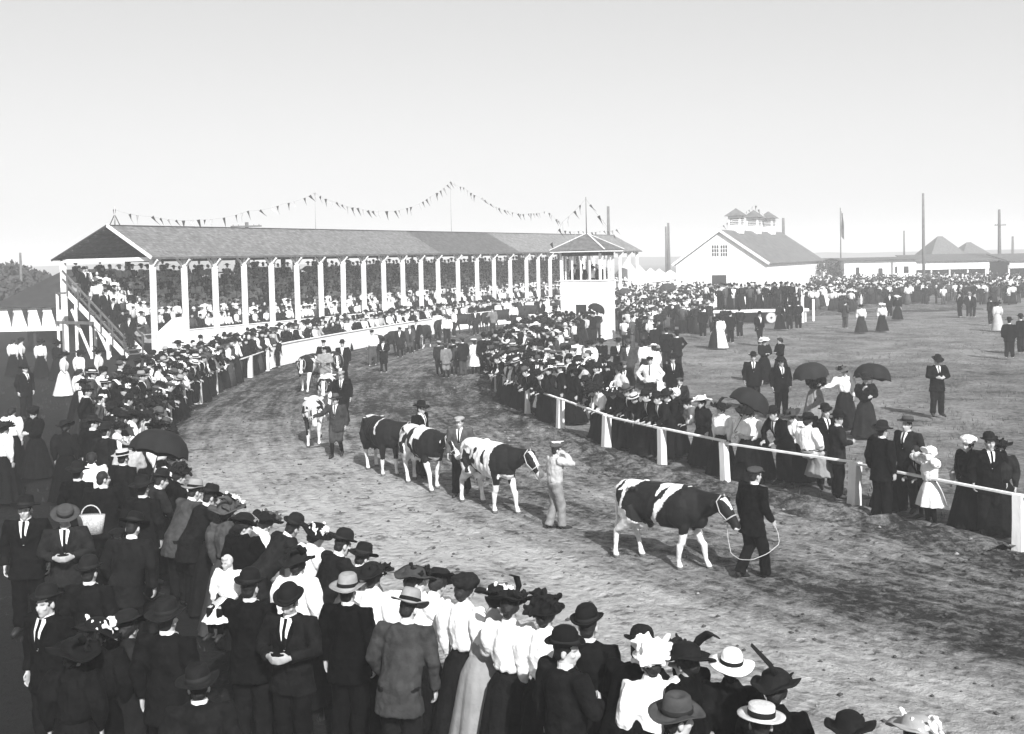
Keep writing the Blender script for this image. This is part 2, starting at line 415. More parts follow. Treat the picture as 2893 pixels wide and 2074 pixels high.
# distant low hills
V = []; Fc = []
n = 90
for i in range(n):
    a = R(-70 + 140*i/(n-1)); d = 640+60*math.sin(i*.7); h = 3.4+1.5*noise.noise((i*.16, 0, 3))+1.2*noise.noise((i*.9, 0, 1))+ (3 if a < -.25 else 0)
    for k, (dd, hh) in enumerate(((-90, -2), (0, h), (120, h*.8), (300, -3))):
        V.append((math.sin(a)*(d+dd), math.cos(a)*(d+dd), hh))
for i in range(n-1):
    for k in range(3): Fc.append((i*4+k, (i+1)*4+k, (i+1)*4+k+1, i*4+k+1))
me = bpy.data.meshes.new('hills'); me.from_pydata(V, [], Fc)
tag(obj('hills', me, mat('wooded_hill', .05, .4, .03, 0, 1, 1, 0)), 'low wooded hills far behind the showground', kind='structure')

# ================================================================== RAILS
def closest(curve, p):
    return min(range(len(curve)), key=lambda i: (curve[i].xy-Vector(p[:2])).length)
def post_mesh(hw, h, lean=0):
    mb = MB(); mb.loft([((0, 0, -.15), (hw*1.15*1.41, 0, 0), (0, hw*1.15*1.41, 0)), ((lean*.5, 0, h*.5), (hw*1.41, 0, 0), (0, hw*1.41, 0)), ((lean, 0, h), (hw*1.41, 0, 0), (0, hw*1.41, 0))], 4)
    return mb.mesh('post', False)
PM = [post_mesh(.075, .88), post_mesh(.072, .88, .03), post_mesh(.088, .88, -.04)]
def rail_fence(name, pts, label, h=.9, rail=True, cat='fence', planks=True):
    root = empty(name, (pts[0].x, pts[0].y, 0)); tag(root, label, cat, None)
    for i, p in enumerate(pts):
        d = (pts[min(i+1, len(pts)-1)]-pts[max(i-1, 0)]); a = math.atan2(d.y, d.x)+R(45)
        o = obj('post', rnd.choice(PM), M_paintold, root); o.location = (p.x-pts[0].x, p.y-pts[0].y, 0); o.rotation_euler = (0, 0, a+rnd.uniform(-.06, .06))
    for a, b in zip(pts, pts[1:]):
        mb = MB(); q = pts[0]; e = (b-a).normalized()*.004
        mb.beam(a-q+e+Vector((0, 0, h+rnd.uniform(-.02, .02))), b-q-e+Vector((0, 0, h+rnd.uniform(-.03, .02))), .085, .032)
        obj('rail', mb.mesh('rail', False), M_paintold, root)
    return root
IPOST = [G(x, y) for x, y in ((2879, 1550), (2412, 1437), (2050, 1366), (1871, 1320), (1712, 1272), (1582, 1216), (1492, 1176), (1430, 1140))]
IPOST.insert(0, Vector((12.3, 12.6, 0))); IPOST.insert(0, Vector((14.8, 10.5, 0)))
i0 = closest(INNC, (-.6, 38)); IPOST += [INNC[i] for i in range(i0, closest(INNC, (3.2, 63)), 12)]
rail_fence('rail_fence', IPOST, 'white post and rail fence on the grass side of the track', .88)
o1 = closest(OUTC, (5, 6.7)); o2 = closest(OUTC, (-11.2, 48.5))
OPOST = [OUTC[i] for i in range(o1, o2, 11)]
rail_fence('rail_fence', OPOST, 'white post and rail fence running from the grandstand end to the crowd below', .9)
# white board fence in front of the grandstand
bf0 = closest(OUTC, (-11.1, 48.8)); bf1 = closest(OUTC, (32, 94.6))
root = empty('board_fence', OUTC[bf0]); tag(root, 'tall white board fence between the cattle and the grandstand crowd', 'fence')
BF = OUTC[bf0:bf1:9]
for a, b in zip(BF, BF[1:]):
    q = BF[0]; e = (b-a).normalized()*.006
    mb = MB(); mb.beam(a-q+e+Vector((0, 0, .52)), b-q-e+Vector((0, 0, .52)), .03, 1.0); obj('board_panel', mb.mesh('p', False), M_paint, root)
    mb = MB(); mb.beam(a-q+e+Vector((0, 0, 1.045)), b-q-e+Vector((0, 0, 1.045)), .13, .04); obj('cap_rail', mb.mesh('p', False), M_paint, root)
    n = Vector((-e.y, e.x, 0)).normalized()
    mb = MB(); mb.box(a-q+n*.075+Vector((0, 0, .5)), (.05, .05, .52)); obj('post', mb.mesh('p', False), M_paint, root)

# ================================================================== GRANDSTAND
E1 = Vector((.4882, .8727, 0)); E2 = Vector((-.8727, .4882, 0))
GZ = math.atan2(E1.y, E1.x); C0 = G(439, 1010); C0.z = 0
def sx(px): return C0.y*((3123-439)/(3123-px)-1)/E1.y
PX = [430, 521, 608, 689.5, 767, 839, 906, 969, 1028, 1085, 1139, 1190, 1239, 1295.5, 1349.5, 1397, 1443.6, 1489, 1523, 1556, 1590, 1622, 1652, 1680, 1706, 1731, 1755, 1781, 1803]
PS = [sx(p+9*(1-(p-430)/1400)) for p in PX]; SEND = PS[-1]+.6
RY, RZ, EZ, EYF, EYB = 2.94, 7.0, 5.24, -.34, 7.5
gs = empty('grandstand', C0, GZ); tag(gs, 'long roofed wooden grandstand with white posts packed with spectators', 'grandstand')
M_sh1 = mat('grey_shingles', .14, .35, 3.5, .6, 14, .9, 0, stretch=(1.6, 1.6, .6), courses=5); M_sh2 = mat('dark_shingles', .085, .25, 3.5, .6, 14, .9, 0, stretch=(1.6, 1.6, .6), courses=5); M_sh3 = mat('pale_shingles', .17, .3, 3.5, .6, 14, .9, 0, stretch=(1.6, 1.6, .6), courses=5)
def slab(name, a, b, c, d, th, m, parent, uvz=True):
    up = Vector((0, 0, th)); P = [Vector(q) for q in (a, b, c, d)]
    mb = MB(); mb.add([p for p in P]+[p+up for p in P], [(3, 2, 1, 0), (4, 5, 6, 7), (0, 1, 5, 4), (1, 2, 6, 5), (2, 3, 7, 6), (3, 0, 4, 7)])
    return obj(name, mb.mesh(name, False), m, parent)
s1, s2 = PS[12]+.1, PS[16]+1.2
for a, b, mm in ((-.35, s1, M_sh1), (s1+.004, s2, M_sh2), (s2+.004, SEND, M_sh3)):
    n = max(1, round((b-a)/6))
    NXR, NYR = max(4, int((b-a)/.8)), 7; V = []
    for i in range(NXR+1):
        for j in range(NYR+1):
            x = a+(b-a)*i/NXR; tt = j/NYR; V.append((x, EYF+(RY-EYF)*tt, EZ+.06+(RZ-EZ)*tt+(.03*noise.noise((x*.35, tt*2, 1))+.012*noise.noise((x*2, tt*9, 4)))*math.sin(math.pi*min(1, tt+.12))))
    Fq = [(i*(NYR+1)+j, (i+1)*(NYR+1)+j, (i+1)*(NYR+1)+j+1, i*(NYR+1)+j+1) for i in range(NXR) for j in range(NYR)]
    mb = MB(); mb.add(V, Fq); mb.add([(a, EYF, EZ), (b, EYF, EZ), (b, RY, RZ), (a, RY, RZ)], [(3, 2, 1, 0)]); mb.add([(a, EYF, EZ), (b, EYF, EZ), (b, EYF, EZ+.06), (a, EYF, EZ+.06)], [(0, 1, 2, 3)]); mb.add([(a, EYF, EZ), (a, RY, RZ), (a, RY, RZ+.06), (a, EYF, EZ+.06)], [(0, 3, 2, 1)])
    obj('front_roof', mb.mesh('front_roof', False), mm, gs)
    slab('back_roof', (a, RY+.004, RZ), (b, RY+.004, RZ), (b, EYB, EZ), (a, EYB, EZ), .06, mm, gs)
mb = MB(); mb.beam((-.37, RY, RZ+.075), (SEND+.02, RY, RZ+.075), .22, .03); obj('ridge_board', mb.mesh('r', False), M_sh2, gs)
mb = MB(); mb.beam((-.37, EYF-.03, EZ+.01), (-.37, RY, RZ+.05), .05, .17); obj('barge_board', mb.mesh('r', False), M_paint, gs)
mb = MB(); mb.beam((-.37, RY, RZ+.05), (-.37, EYB+.03, EZ+.01), .05, .10); obj('barge_board', mb.mesh('r', False), M_woodD, gs)
mb = MB(); mb.beam((-.37, EYF-.03, EZ-.0), (SEND, EYF-.03, EZ-.0), .04, .12); obj('fascia_board', mb.mesh('r', False), M_wood, gs)
mb = MB(); mb.beam((0, 0, 5.20), (0, 7.05, 5.20), .14, .2); obj('tie_beam', mb.mesh('r', False), M_paint, gs)
for s in PS[2::2]:
    mb = MB(); mb.beam((s, .1, 5.16), (s, 7.0, 5.16), .12, .18); obj('tie_beam', mb.mesh('r', False), M_woodD, gs)
for k in range(7):
    t = (k+.5)/7
    y = EYF+(RY-EYF)*t; z = EZ+(RZ-EZ)*t
    mb = MB(); mb.beam((-.33, y, z-.055), (SEND-.02, y, z-.055), .07, .1); obj('purlin', mb.mesh('r', False), M_wood, gs)
    y = EYB+(RY-EYB)*t; z = EZ+(RZ-EZ)*t
    mb = MB(); mb.beam((-.33, y, z-.055), (SEND-.02, y, z-.055), .07, .1); obj('purlin', mb.mesh('r', False), M_wood, gs)
mb = MB(); mb.beam((-.1, 0, 5.30), (SEND-.1, 0, 5.30), .16, .16); obj('front_plate', mb.mesh('r', False), M_paint, gs)
mb = MB(); mb.beam((-.1, 7.05, 5.24), (SEND-.1, 7.05, 5.24), .16, .16); obj('back_plate', mb.mesh('r', False), M_woodD, gs)
mb = MB(); mb.box((0, 0, 2.6), (.118, .118, 2.6)); pm = mb.mesh('post', False)
mb = MB(); mb.beam((.08, 0, 4.72), (.55, 0, 5.19), .08, .1); br1 = mb.mesh('brace', False)
mb = MB(); mb.beam((-.08, 0, 4.72), (-.55, 0, 5.19), .08, .1); br2 = mb.mesh('brace', False)
mb = MB(); mb.beam((0, -.08, 4.82), (0, -.4, 5.14), .08, .1); br3 = mb.mesh('brace', False)
for i, s in enumerate(PS):
    o = obj('post', pm, M_paintold, gs); o.location = (s, 0, 0); o.rotation_euler = (rnd.uniform(-.006, .006), rnd.uniform(-.006, .006), 0)
    for q, bmh in enumerate((br1, br2, br3)):
        if i == 0 and q == 1: continue
        if i == len(PS)-1 and q == 0: continue
        o = obj('brace', bmh, M_paint, gs); o.location = (s, 0, 0)
for s in PS[::2]:
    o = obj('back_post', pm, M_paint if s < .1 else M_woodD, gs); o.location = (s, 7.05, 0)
# front boarding
for i, (a, b) in enumerate(zip(PS, PS[1:])):
    mb = MB()
    if i == 0:
        mb.add([(a+.12, -.03, 0), (b-.12, -.03, 0), (b-.12, -.03, 2.05), (a+1.3, -.03, 2.0), (a+.12, -.03, 1.25)] + [(a+.12, .03, 0), (b-.12, .03, 0), (b-.12, .03, 2.05), (a+1.3, .03, 2.0), (a+.12, .03, 1.25)],
               [(0, 1, 2, 3, 4), (9, 8, 7, 6, 5), (0, 5, 6, 1), (1, 6, 7, 2), (2, 7, 8, 3), (3, 8, 9, 4), (4, 9, 5, 0)])
    else: mb.box(((a+b)/2, 0, .64), ((b-a)/2-.11, .03, .64))
    obj('front_panel', mb.mesh('p', False), M_paint, gs)
    if i:
        mb = MB(); mb.box(((a+b)/2, 0, 1.302), ((b-a)/2-.11, .075, .02)); obj('top_rail', mb.mesh('p', False), M_paint, gs)
NR = 9
ROWS = [(.62+.70*i, .78+.345*i) for i in range(NR)]     # (depth, foot-board height)
for i, (y, z) in enumerate(ROWS):
    mb = MB(); mb.box((SEND/2, y, z-.02), (SEND/2-.15, .34, .02)); obj('foot_board', mb.mesh('p', False), M_bench, gs)
    mb = MB(); mb.box((SEND/2, y+.24, z+.40), (SEND/2-.15, .12, .02)); obj('bench', mb.mesh('p', False), M_bench, gs)
    mb = MB(); mb.box((SEND/2, y+.352, z+.16), (SEND/2-.15, .01, .19)); obj('riser', mb.mesh('p', False), M_bench, gs)
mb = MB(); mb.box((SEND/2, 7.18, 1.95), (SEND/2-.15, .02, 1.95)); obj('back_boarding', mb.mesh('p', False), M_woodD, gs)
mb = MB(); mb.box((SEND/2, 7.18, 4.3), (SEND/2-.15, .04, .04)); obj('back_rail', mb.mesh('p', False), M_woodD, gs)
# outside stair on the gable end
st = empty('stair', C0, GZ); tag(st, 'wooden outside stair with handrails on the gable end of the grandstand', 'stair')
y0, y1, zt = .25, 4.75, 3.5; SL = (y1-y0); NST = 17
for x in (-.42, -1.62):
    mb = MB(); mb.beam((x, y0, .12), (x, y1, zt), .06, .28); obj('stringer', mb.mesh('p', False), M_paint, st)
    for hh in (.55, 1.0):
        mb = MB(); mb.beam((x, y0+.1, .12+hh), (x, y1+.3, zt+hh+.18), .06, .10); obj('handrail', mb.mesh('p', False), M_wood, st)
    for k in range(6):
        t = (k+.15)/5.3; y = y0+SL*t; z = .12+(zt-.12)*t
        mb = MB(); mb.beam((x-.065, y, z-.1), (x-.065, y, z+1.08), .06, .06, (0, 1, 0)); obj('baluster', mb.mesh('p', False), M_wood, st)
    for k, t in enumerate((.32, .6, .85)):
        y = y0+SL*t; z = .12+(zt-.12)*t
        mb = MB(); mb.beam((x, y+.002, 0), (x, y+.002, z-.16), .10, .10, (0, 1, 0)); obj('leg', mb.mesh('p', False), M_paint, st)
    mb = MB(); mb.beam((x+.09, y0+SL*.62, .05), (x+.09, y0+SL*.95, 2.6), .06, .14); obj('brace', mb.mesh('p', False), M_paint, st)
    mb = MB(); mb.beam((x+.09, y0+SL*.58, 2.1), (x+.09, y0+SL*.30, .1), .06, .14); obj('brace', mb.mesh('p', False), M_paint, st)
for k in range(NST):
    t = (k+.5)/NST
    mb = MB(); mb.box((-1.02, y0+SL*t, .17+(zt-.12)*t), (.56, .15, .02)); obj('step', mb.mesh('p', False), M_wood, st)
mb = MB(); mb.box((-1.0, 5.2, zt-.03), (.66, .42, .04)); obj('landing', mb.mesh('p', False), M_wood, st)
for x, y in ((-1.6, 5.55), (-.42, 5.55)):
    mb = MB(); mb.box((x, y, zt/2-.04), (.05, .05, zt/2-.04)); obj('leg', mb.mesh('p', False), M_paint, st)
mb = MB(); mb.beam((-1.72, 2.6, 1.9), (-1.72, 5.6, 1.9), .06, .16); obj('cross_beam', mb.mesh('p', False), M_wood, st)

# ================================================================== JUDGES' TOWER
K = G(1701, 962); K.z = 0
tw = empty('tower', K, GZ); tag(tw, "small white judges' tower with hipped roof and open upper windows", 'tower')
TW, TD = 2.6, 1.9      # local: x along E1 (depth), y along E2 (front runs to the left)
def tbox(name, x0, x1, ya, yb, z0, z1, m=M_paint):
    mb = MB(); mb.box(((x0+x1)/2, (ya+yb)/2, (z0+z1)/2), ((x1-x0)/2, (yb-ya)/2, (z1-z0)/2)); return obj(name, mb.mesh(name, False), m, tw)
dy0, dy1, dz = .95, 1.65, 2.05
tbox('wall', 0, .06, .0, dy0, 0, 3.4); tbox('wall', 0, .06, dy1, TW, 0, 3.4); tbox('wall', 0, .06, dy0+.001, dy1-.001, dz, 3.4)
tbox('wall', .062, TD, 0, .06, 0, 3.4); tbox('wall', .062, TD, TW-.06, TW, 0, 3.4); tbox('wall', TD-.06, TD, .062, TW-.062, 0, 3.4)
tbox('door', .07, .11, dy0-.02, dy1+.02, 0, dz+.02, M_dkglass)
tbox('window_sill', -.05, TD+.05, -.05, TW+.05, 3.40, 3.46)
tbox('floor', .07, TD-.07, .07, TW-.07, 2.55, 2.6, M_wood)
for x in (.0, TD-.12):
    for y in (0, TW-.12): tbox('corner_post', x, x+.12, y, y+.12, 3.46, 5.0)
for y in (.68, 1.24, 1.80): tbox('mullion', .02, .10, y, y+.08, 3.46, 4.86)
for y in (.85, 1.65): tbox('mullion', TD-.10, TD-.02, y, y+.08, 3.46, 4.86)
for x in (.62, 1.2):
    tbox('mullion', x, x+.08, .02, .10, 3.46, 4.86); tbox('mullion', x, x+.08, TW-.10, TW-.02, 3.46, 4.86)
tbox('header', -.01, .11, .122, TW-.122, 4.86, 5.08, M_wood); tbox('header', TD-.11, TD+.01, .122, TW-.122, 4.86, 5.08)
tbox('header', .122, TD-.122, -.01, .11, 4.86, 5.08, M_wood); tbox('header', .122, TD-.122, TW-.11, TW+.01, 4.86, 5.08)
o_ = .42
tbox('eave_board', -o_, TD+o_, -o_, TW+o_, 5.09, 5.17)
ap = [(TD/2, TW/2-.06, 6.12), (TD/2, TW/2+.06, 6.12)]
cs = [(-o_-.04, -o_-.04, 5.175), (TD+o_+.04, -o_-.04, 5.175), (TD+o_+.04, TW+o_+.04, 5.175), (-o_-.04, TW+o_+.04, 5.175)]
M_shT = mat('tower_shingles', .13, .3, 5, .6, 18, .9, 0)
mb = MB(); mb.add([*cs, *ap], [(0, 1, 4), (2, 3, 5), (1, 2, 5, 4), (3, 0, 4, 5), (3, 2, 1, 0)]); rf = obj('roof', mb.mesh('roof', False), M_shT, tw)
# shingle courses stand proud of the roof
for fi, (a, b, c, d) in enumerate(((cs[0], cs[1], ap[0], ap[0]), (cs[3], cs[0], ap[0], ap[1]), (cs[1], cs[2], ap[1], ap[0]), (cs[2], cs[3], ap[1], ap[1]))):
    a, b, c, d = map(Vector, (a, b, c, d)); nrm = (b-a).cross(d-a).normalized()
    if nrm.z < 0: nrm = -nrm
    for k in range(12):
        t0, t1 = k/12, (k+.98)/12
        P = [a.lerp(d, t0), b.lerp(c, t0), b.lerp(c, t1), a.lerp(d, t1)]
        Q = [P[0]+nrm*.03, P[1]+nrm*.03, P[2]+nrm*.008, P[3]+nrm*.008]
        mb = MB(); mb.add(P+Q, [(4, 5, 6, 7), (0, 1, 5, 4), (1, 2, 6, 5), (3, 0, 4, 7)])
        obj('shingle_course', mb.mesh('sh', False), M_shT, rf)
for c, a in zip(cs, (ap[0], ap[0], ap[1], ap[1])):
    mb = MB(); mb.beam(Vector(c)+Vector((0, 0, .05)), Vector(a)+Vector((0, 0, .05)), .09, .03); obj('hip_board', mb.mesh('h', False), M_paintold, rf)
mb = MB(); mb.tube([(TD/2, TW/2, 6.1), (TD/2, TW/2, 8.3)], [.03, .018], 6); obj('flag_mast', mb.mesh('m'), M_pole, tw)

# ================================================================== BARN AND FAR BUILDINGS
A = atdepth(2166, 743, 120); Aez = A.z; A.z = 0
bn = empty('barn', A, GZ); tag(bn, 'white gabled barn with grey roof and three ventilator cupolas', 'barn')
BW, BL, BE, BR = 10.8, 26.4, Aez, 7.45
M_barnw = mat('barn_white', .74, .08, 1.2, .2, 20, .8, 0)
mb = MB(); mb.add([(0, 0, 0), (0, BW, 0), (0, BW, BE), (0, BW/2, BR-.03), (0, 0, BE), (.15, 0, 0), (.15, BW, 0), (.15, BW, BE), (.15, BW/2, BR-.03), (.15, 0, BE)],
                  [(0, 1, 2, 3, 4)[::-1], (5, 6, 7, 8, 9), (0, 5, 9, 4), (1, 2, 7, 6), (0, 1, 6, 5)]); obj('gable_wall', mb.mesh('w', False), M_barnw, bn)
mb = MB(); mb.box((BL/2, .08, BE/2-.03), (BL/2-.16, .08, BE/2)); obj('side_wall', mb.mesh('w', False), M_barnw, bn)
mb = MB(); mb.box((BL/2, BW-.08, BE/2-.03), (BL/2-.16, .08, BE/2)); obj('side_wall', mb.mesh('w', False), M_barnw, bn)
slab('roof_slope', (-.3, -.35, BE-.13), (BL+.3, -.35, BE-.13), (BL+.3, BW/2, BR), (-.3, BW/2, BR), .1, mat('barn_roof', .11, .25, 1.5, .4, 10, .9, 0), bn)
slab('roof_slope', (-.3, BW/2+.004, BR), (BL+.3, BW/2+.004, BR), (BL+.3, BW+.35, BE-.13), (-.3, BW+.35, BE-.13), .1, MATS['barn_roof'], bn)
mb = MB(); mb.beam((-.33, -.38, BE-.09), (-.33, BW/2, BR+.05), .05, .28); obj('barge_board', mb.mesh('b', False), M_barnw, bn)
mb = MB(); mb.beam((-.33, BW/2, BR+.05), (-.33, BW+.38, BE-.09), .05, .28); obj('barge_board', mb.mesh('b', False), M_barnw, bn)
def loc(o, p): return Matrix.Rotation(-GZ, 4, 'Z') @ (p-o.location)
def on_gable(px, py): return loc(bn, onplane(px, py, A, E1))
for x0, x1 in ((2011, 2031), (2035.5, 2055.5)):
    a = on_gable(x0, 725); b = on_gable(x1, 692)
    y0w, y1w = sorted((a.y, b.y)); z0w, z1w = a.z, b.z
    mb = MB(); mb.box((-.02, (y0w+y1w)/2, (z0w+z1w)/2), (.015, (y1w-y0w)/2, (z1w-z0w)/2)); w = obj('window', mb.mesh('w', False), M_dkglass, bn)
    for k in range(4):
        y = y0w+(y1w-y0w)*k/3; mb = MB(); mb.box((-.05, y, (z0w+z1w)/2), (.02, .035, (z1w-z0w)/2)); obj('glazing_bar', mb.mesh('g', False), M_barnw, w)
        z = z0w+(z1w-z0w)*k/3; mb = MB(); mb.box((-.052, (y0w+y1w)/2, z), (.02, (y1w-y0w)/2, .035)); obj('glazing_bar', mb.mesh('g', False), M_barnw, w)
a = on_gable(2012, 800); b = on_gable(2052, 777)
mb = MB(); mb.box((-.03, (a.y+b.y)/2, b.z/2), (.02, abs(a.y-b.y)/2, b.z/2)); obj('door', mb.mesh('d', False), M_dkglass, bn)
rp = A + E2*(BW/2)
for px in (2080, 2130, 2171):
    q = loc(bn, onplane(px, 655, rp, E2)); x = q.x
    c = obj('cupola', MB().box((x, BW/2, BR+.75), (.75, .75, 1.05)).mesh('c', False), M_barnw, bn)
    mb = MB(); e = 1.15; t0 = BR+1.82
    mb.add([(x-e, BW/2-e, t0), (x+e, BW/2-e, t0), (x+e, BW/2+e, t0), (x-e, BW/2+e, t0), (x, BW/2, t0+.95)], [(3, 2, 1, 0), (0, 1, 4), (1, 2, 4), (2, 3, 4), (3, 0, 4)])
    obj('cupola_roof', mb.mesh('r', False), MATS['barn_roof'], c)
    for sgn, ax in ((-1, 0), (-1, 1)):
        for k in range(4):
            z = BR+.85+.2*k; pos = (x-.76, BW/2, z) if ax == 0 else (x, BW/2-.76, z); hf = (.012, .55, .06) if ax == 0 else (.55, .012, .06)
            obj('louvre', MB().box(pos, hf).mesh('l', False), M_wood, c)
# long open shed, right
def shed(name, x0, x1, ytop, ybot, Y, label, depth=6, posts=6):
    a = atdepth(x0, ytop, Y); b = atdepth(x1, ytop, Y); z1 = a.z; z0 = atdepth(x0, ybot, Y).z; W = b.x-a.x
    r = empty(name, (a.x, Y, 0)); tag(r, label, 'shed')
    obj('fascia', MB().box((W/2, 0, (z0+z1)/2), (W/2, .05, (z1-z0)/2)).mesh('f', False), M_paint, r)
    slab('roof', (-.4, -.4, z1+.02), (W+.4, -.4, z1+.02), (W+.4, depth, z1+.9), (-.4, depth, z1+.9), .12, M_wood, r)
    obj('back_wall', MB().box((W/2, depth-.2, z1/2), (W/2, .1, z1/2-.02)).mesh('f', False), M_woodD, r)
    for i in range(posts): obj('post', MB().box((W*i/(posts-1), .2, z0/2+.2), (.09, .09, z0/2+.2)).mesh('f', False), M_paint, r)
    return r
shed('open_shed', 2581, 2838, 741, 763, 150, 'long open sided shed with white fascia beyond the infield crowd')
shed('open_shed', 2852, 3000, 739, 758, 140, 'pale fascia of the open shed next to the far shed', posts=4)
def hut(name, x0, x1, ytop, Y, roofh, label, wins=(), m=None, hip=False, depth=6, base=0.):
    a = atdepth(x0, ytop, Y); W = atdepth(x1, ytop, Y).x-a.x; z = a.z
    r = empty(name, (a.x, Y, base)); tag(r, label, 'building'); z -= base
    obj('wall', MB().box((W/2, depth/2, z/2), (W/2, depth/2, z/2)).mesh('w', False), m or M_paint, r)
    mb = MB(); e = .5
    if hip: mb.add([(-e, -e, z+.01), (W+e, -e, z+.01), (W+e, depth+e, z+.01), (-e, depth+e, z+.01), (W*.42, depth/2, z+roofh), (W*.58, depth/2, z+roofh)], [(3, 2, 1, 0), (0, 1, 5, 4), (1, 2, 5), (2, 3, 4, 5), (3, 0, 4)])
    else: mb.add([(-e, -e, z+.01), (W+e, -e, z+.01), (W+e, depth+e, z+.01), (-e, depth+e, z+.01), (-e, depth/2, z+roofh), (W+e, depth/2, z+roofh)], [(3, 2, 1, 0), (0, 1, 5, 4), (1, 2, 5), (2, 3, 4, 5), (3, 0, 4)])
    obj('roof', mb.mesh('r', False), M_wood, r)
    for (u, w, zb, zt2) in wins:
        obj('window', MB().box((W*u, -.02, (zb+zt2)/2*z), (W*w/2, .03, (zt2-zb)/2*z)).mesh('w', False), M_dkglass, r)
    return r
hut('white_hall', 2386, 2588, 737, 138, .35, 'low flat white hall between the barn and the far shed', ((.18, .05, .45, .75), (.5, .06, 0, .7), (.72, .03, .5, .75), (.86, .07, .5, .75)), depth=8)
hut('house', 2636, 2722, 721, 185, 3.3, 'house with tall pyramid roof behind the far shed', [(.12+.19*i, .06, .7, .93) for i in range(5)], hip=True, depth=7)
hut('house', 2723.5, 2793, 722, 184.8, 2.3, 'lower hip roofed wing beside the pyramid roofed house', [(.15+.2*i, .06, .7, .93) for i in range(4)], hip=True, depth=6)
hut('white_shed', 2325, 2372, 736, 150, .3, 'small white shed against the end of the barn', (), depth=5)
# white tents
for px, Y, w, h in ((1772, 118, 5.5, 4.4), (1806, 128, 5, 3.6), (1838, 132, 4.6, 3.2), (1862, 138, 4.6, 3.0), (1893, 140, 4.6, 2.8)):
    c = atdepth(px, 760, Y); c.z = 0
    r = empty('tent', c, GZ); tag(r, 'white canvas tent with pointed top behind the tower', 'tent', 'white tents behind the tower')
    mb = MB(); n = 8
    mb.loft([((0, 0, 0), (w/2, 0, 0), (0, w/2, 0)), ((0, 0, 1.7), (w/2*1.02, 0, 0), (0, w/2*1.02, 0))], 10); obj('canvas_wall', mb.mesh('w', False), M_white, r)
    mb = MB(); mb.lathe([(w/2*1.08, 1.62), (w/2*.62, 1.7+(h-1.7)*.3), (w/2*.3, 1.7+(h-1.7)*.62), (.03, h)], 1, 1, 14); obj('canvas_roof', mb.mesh('w'), M_white, r)
# white awning booth at the left
BY = 60.5
B0 = atdepth(-60, 869, BY); zt_ = atdepth(22, 869, BY).z; zb_ = atdepth(22, 937, BY).z
xr = atdepth(192, 869, BY).x; xl = B0.x
bo = empty('booth', (xl, BY, 0)); tag(bo, 'refreshment booth with dark roof and wide white fascia hung with pennants', 'booth'); W = xr-xl
obj('fascia', MB().box((W/2, 0, (zt_+zb_)/2), (W/2, .04, (zt_-zb_)/2)).mesh('f', False), M_paint, bo)
ph = atdepth(180, 762, BY+4).z; rx_ = atdepth(184, 762, BY+4).x-xl
mb = MB(); mb.add([(-.3, -.3, zt_+.01), (W+.4, -.3, zt_+.01), (W+.4, 9, zt_+.01), (-.3, 9, zt_+.01), (rx_, 4, ph), (rx_+3, 4, ph)], [(3, 2, 1, 0), (0, 1, 5, 4), (1, 2, 5), (2, 3, 4, 5), (3, 0, 4)])
mb.v[1] = (W+.05, -.3, zt_+.01); mb.v[2] = (W+4, 8.3, zt_+.01); mb.v[3] = (.6, 8.3, zt_+.01); mb.v[0] = (.6, -.3, zt_+.01)
obj('roof', mb.mesh('r', False), mat('tar_roof', .025, .3, 2, .3, 20, .9, 0), bo)
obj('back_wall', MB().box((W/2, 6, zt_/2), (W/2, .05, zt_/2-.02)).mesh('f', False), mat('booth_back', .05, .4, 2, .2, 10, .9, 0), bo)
for x in (W-.1, W-2.0, W-4.5, .1): obj('post', MB().box((x, .2, zb_/2+.1), (.09, .09, zb_/2+.1)).mesh('f', False), M_woodD, bo)
PEN = []
for i in range(5):
    mb = MB(); k = .02*i
    mb.add([(-.13, 0, 0), (.13, 0, 0), (.05, .03+k, -.38), (-.04, .02, -.38), (.02+k, -.01, -.85), (-.13, .008, 0), (.13, .008, 0), (.05, .04+k, -.38), (-.04, .03, -.38)],
           [(0, 1, 2, 3), (3, 2, 4), (6, 5, 8, 7), (7, 8, 4), (0, 3, 8, 5), (1, 6, 7, 2)])
    PEN.append(mb.mesh('pennant', False))
for px in (34, 75, 117, 158, -8):
    x = atdepth(px, 880, BY-.1).x
    o = obj('pennant', rnd.choice(PEN), M_penD, bo); o.location = (x-xl, -.33, zt_-.06); o.scale = (1.5, 1, 1.25)
# ================================================================== POLES, FLAG, BUNTING
def pole(x0, y0, y1, Y, r, label, arms=(), cat='pole', xb=None, name='utility_pole', lean=0):
    t = atdepth(x0, y0, Y); p = empty(name, (t.x, Y, 0)); tag(p, label, cat)
    mb = MB(); mb.tube([(0, 0, -.2), (lean*.5, 0, t.z*.5), (lean, 0, t.z)], [r*1.15, r, r*.75], 8); s = obj('shaft', mb.mesh('pole'), M_pole, p)
    for dz, w in arms:
        obj('cross_arm', MB().box((lean, -r-.06, t.z-dz), (w/2, .05, .06)).mesh('a', False), M_pole, p)
        for q in (-.42, -.25, .25, .42): obj('insulator', MB().box((lean+w*q, -r-.06, t.z-dz+.11), (.03, .03, .05)).mesh('i', False), M_penL, p)
    return p
pole(2608, 546, 800, 132, .19, 'tall bare pole standing in the infield crowd near the long shed')
pole(2823, 592, 740, 150, .24, 'thick utility pole with a short side arm beside the far shed', ((2.2, 1.6),))
pole(2554, 652, 740, 160, .14, 'thin pole behind the low white hall')
pole(2861, 668, 735, 190, .25, 'short far pole right of the pyramid roofed house')
pole(1888, 630, 770, 150, .21, 'pole of the pair standing between the tents and the barn')
pole(1881, 640, 770, 156, .16, 'thinner twin pole of the pair between the tents and the barn')
pole(2213, 616, 660, 165, .26, 'pole top showing above the far end of the barn roof')
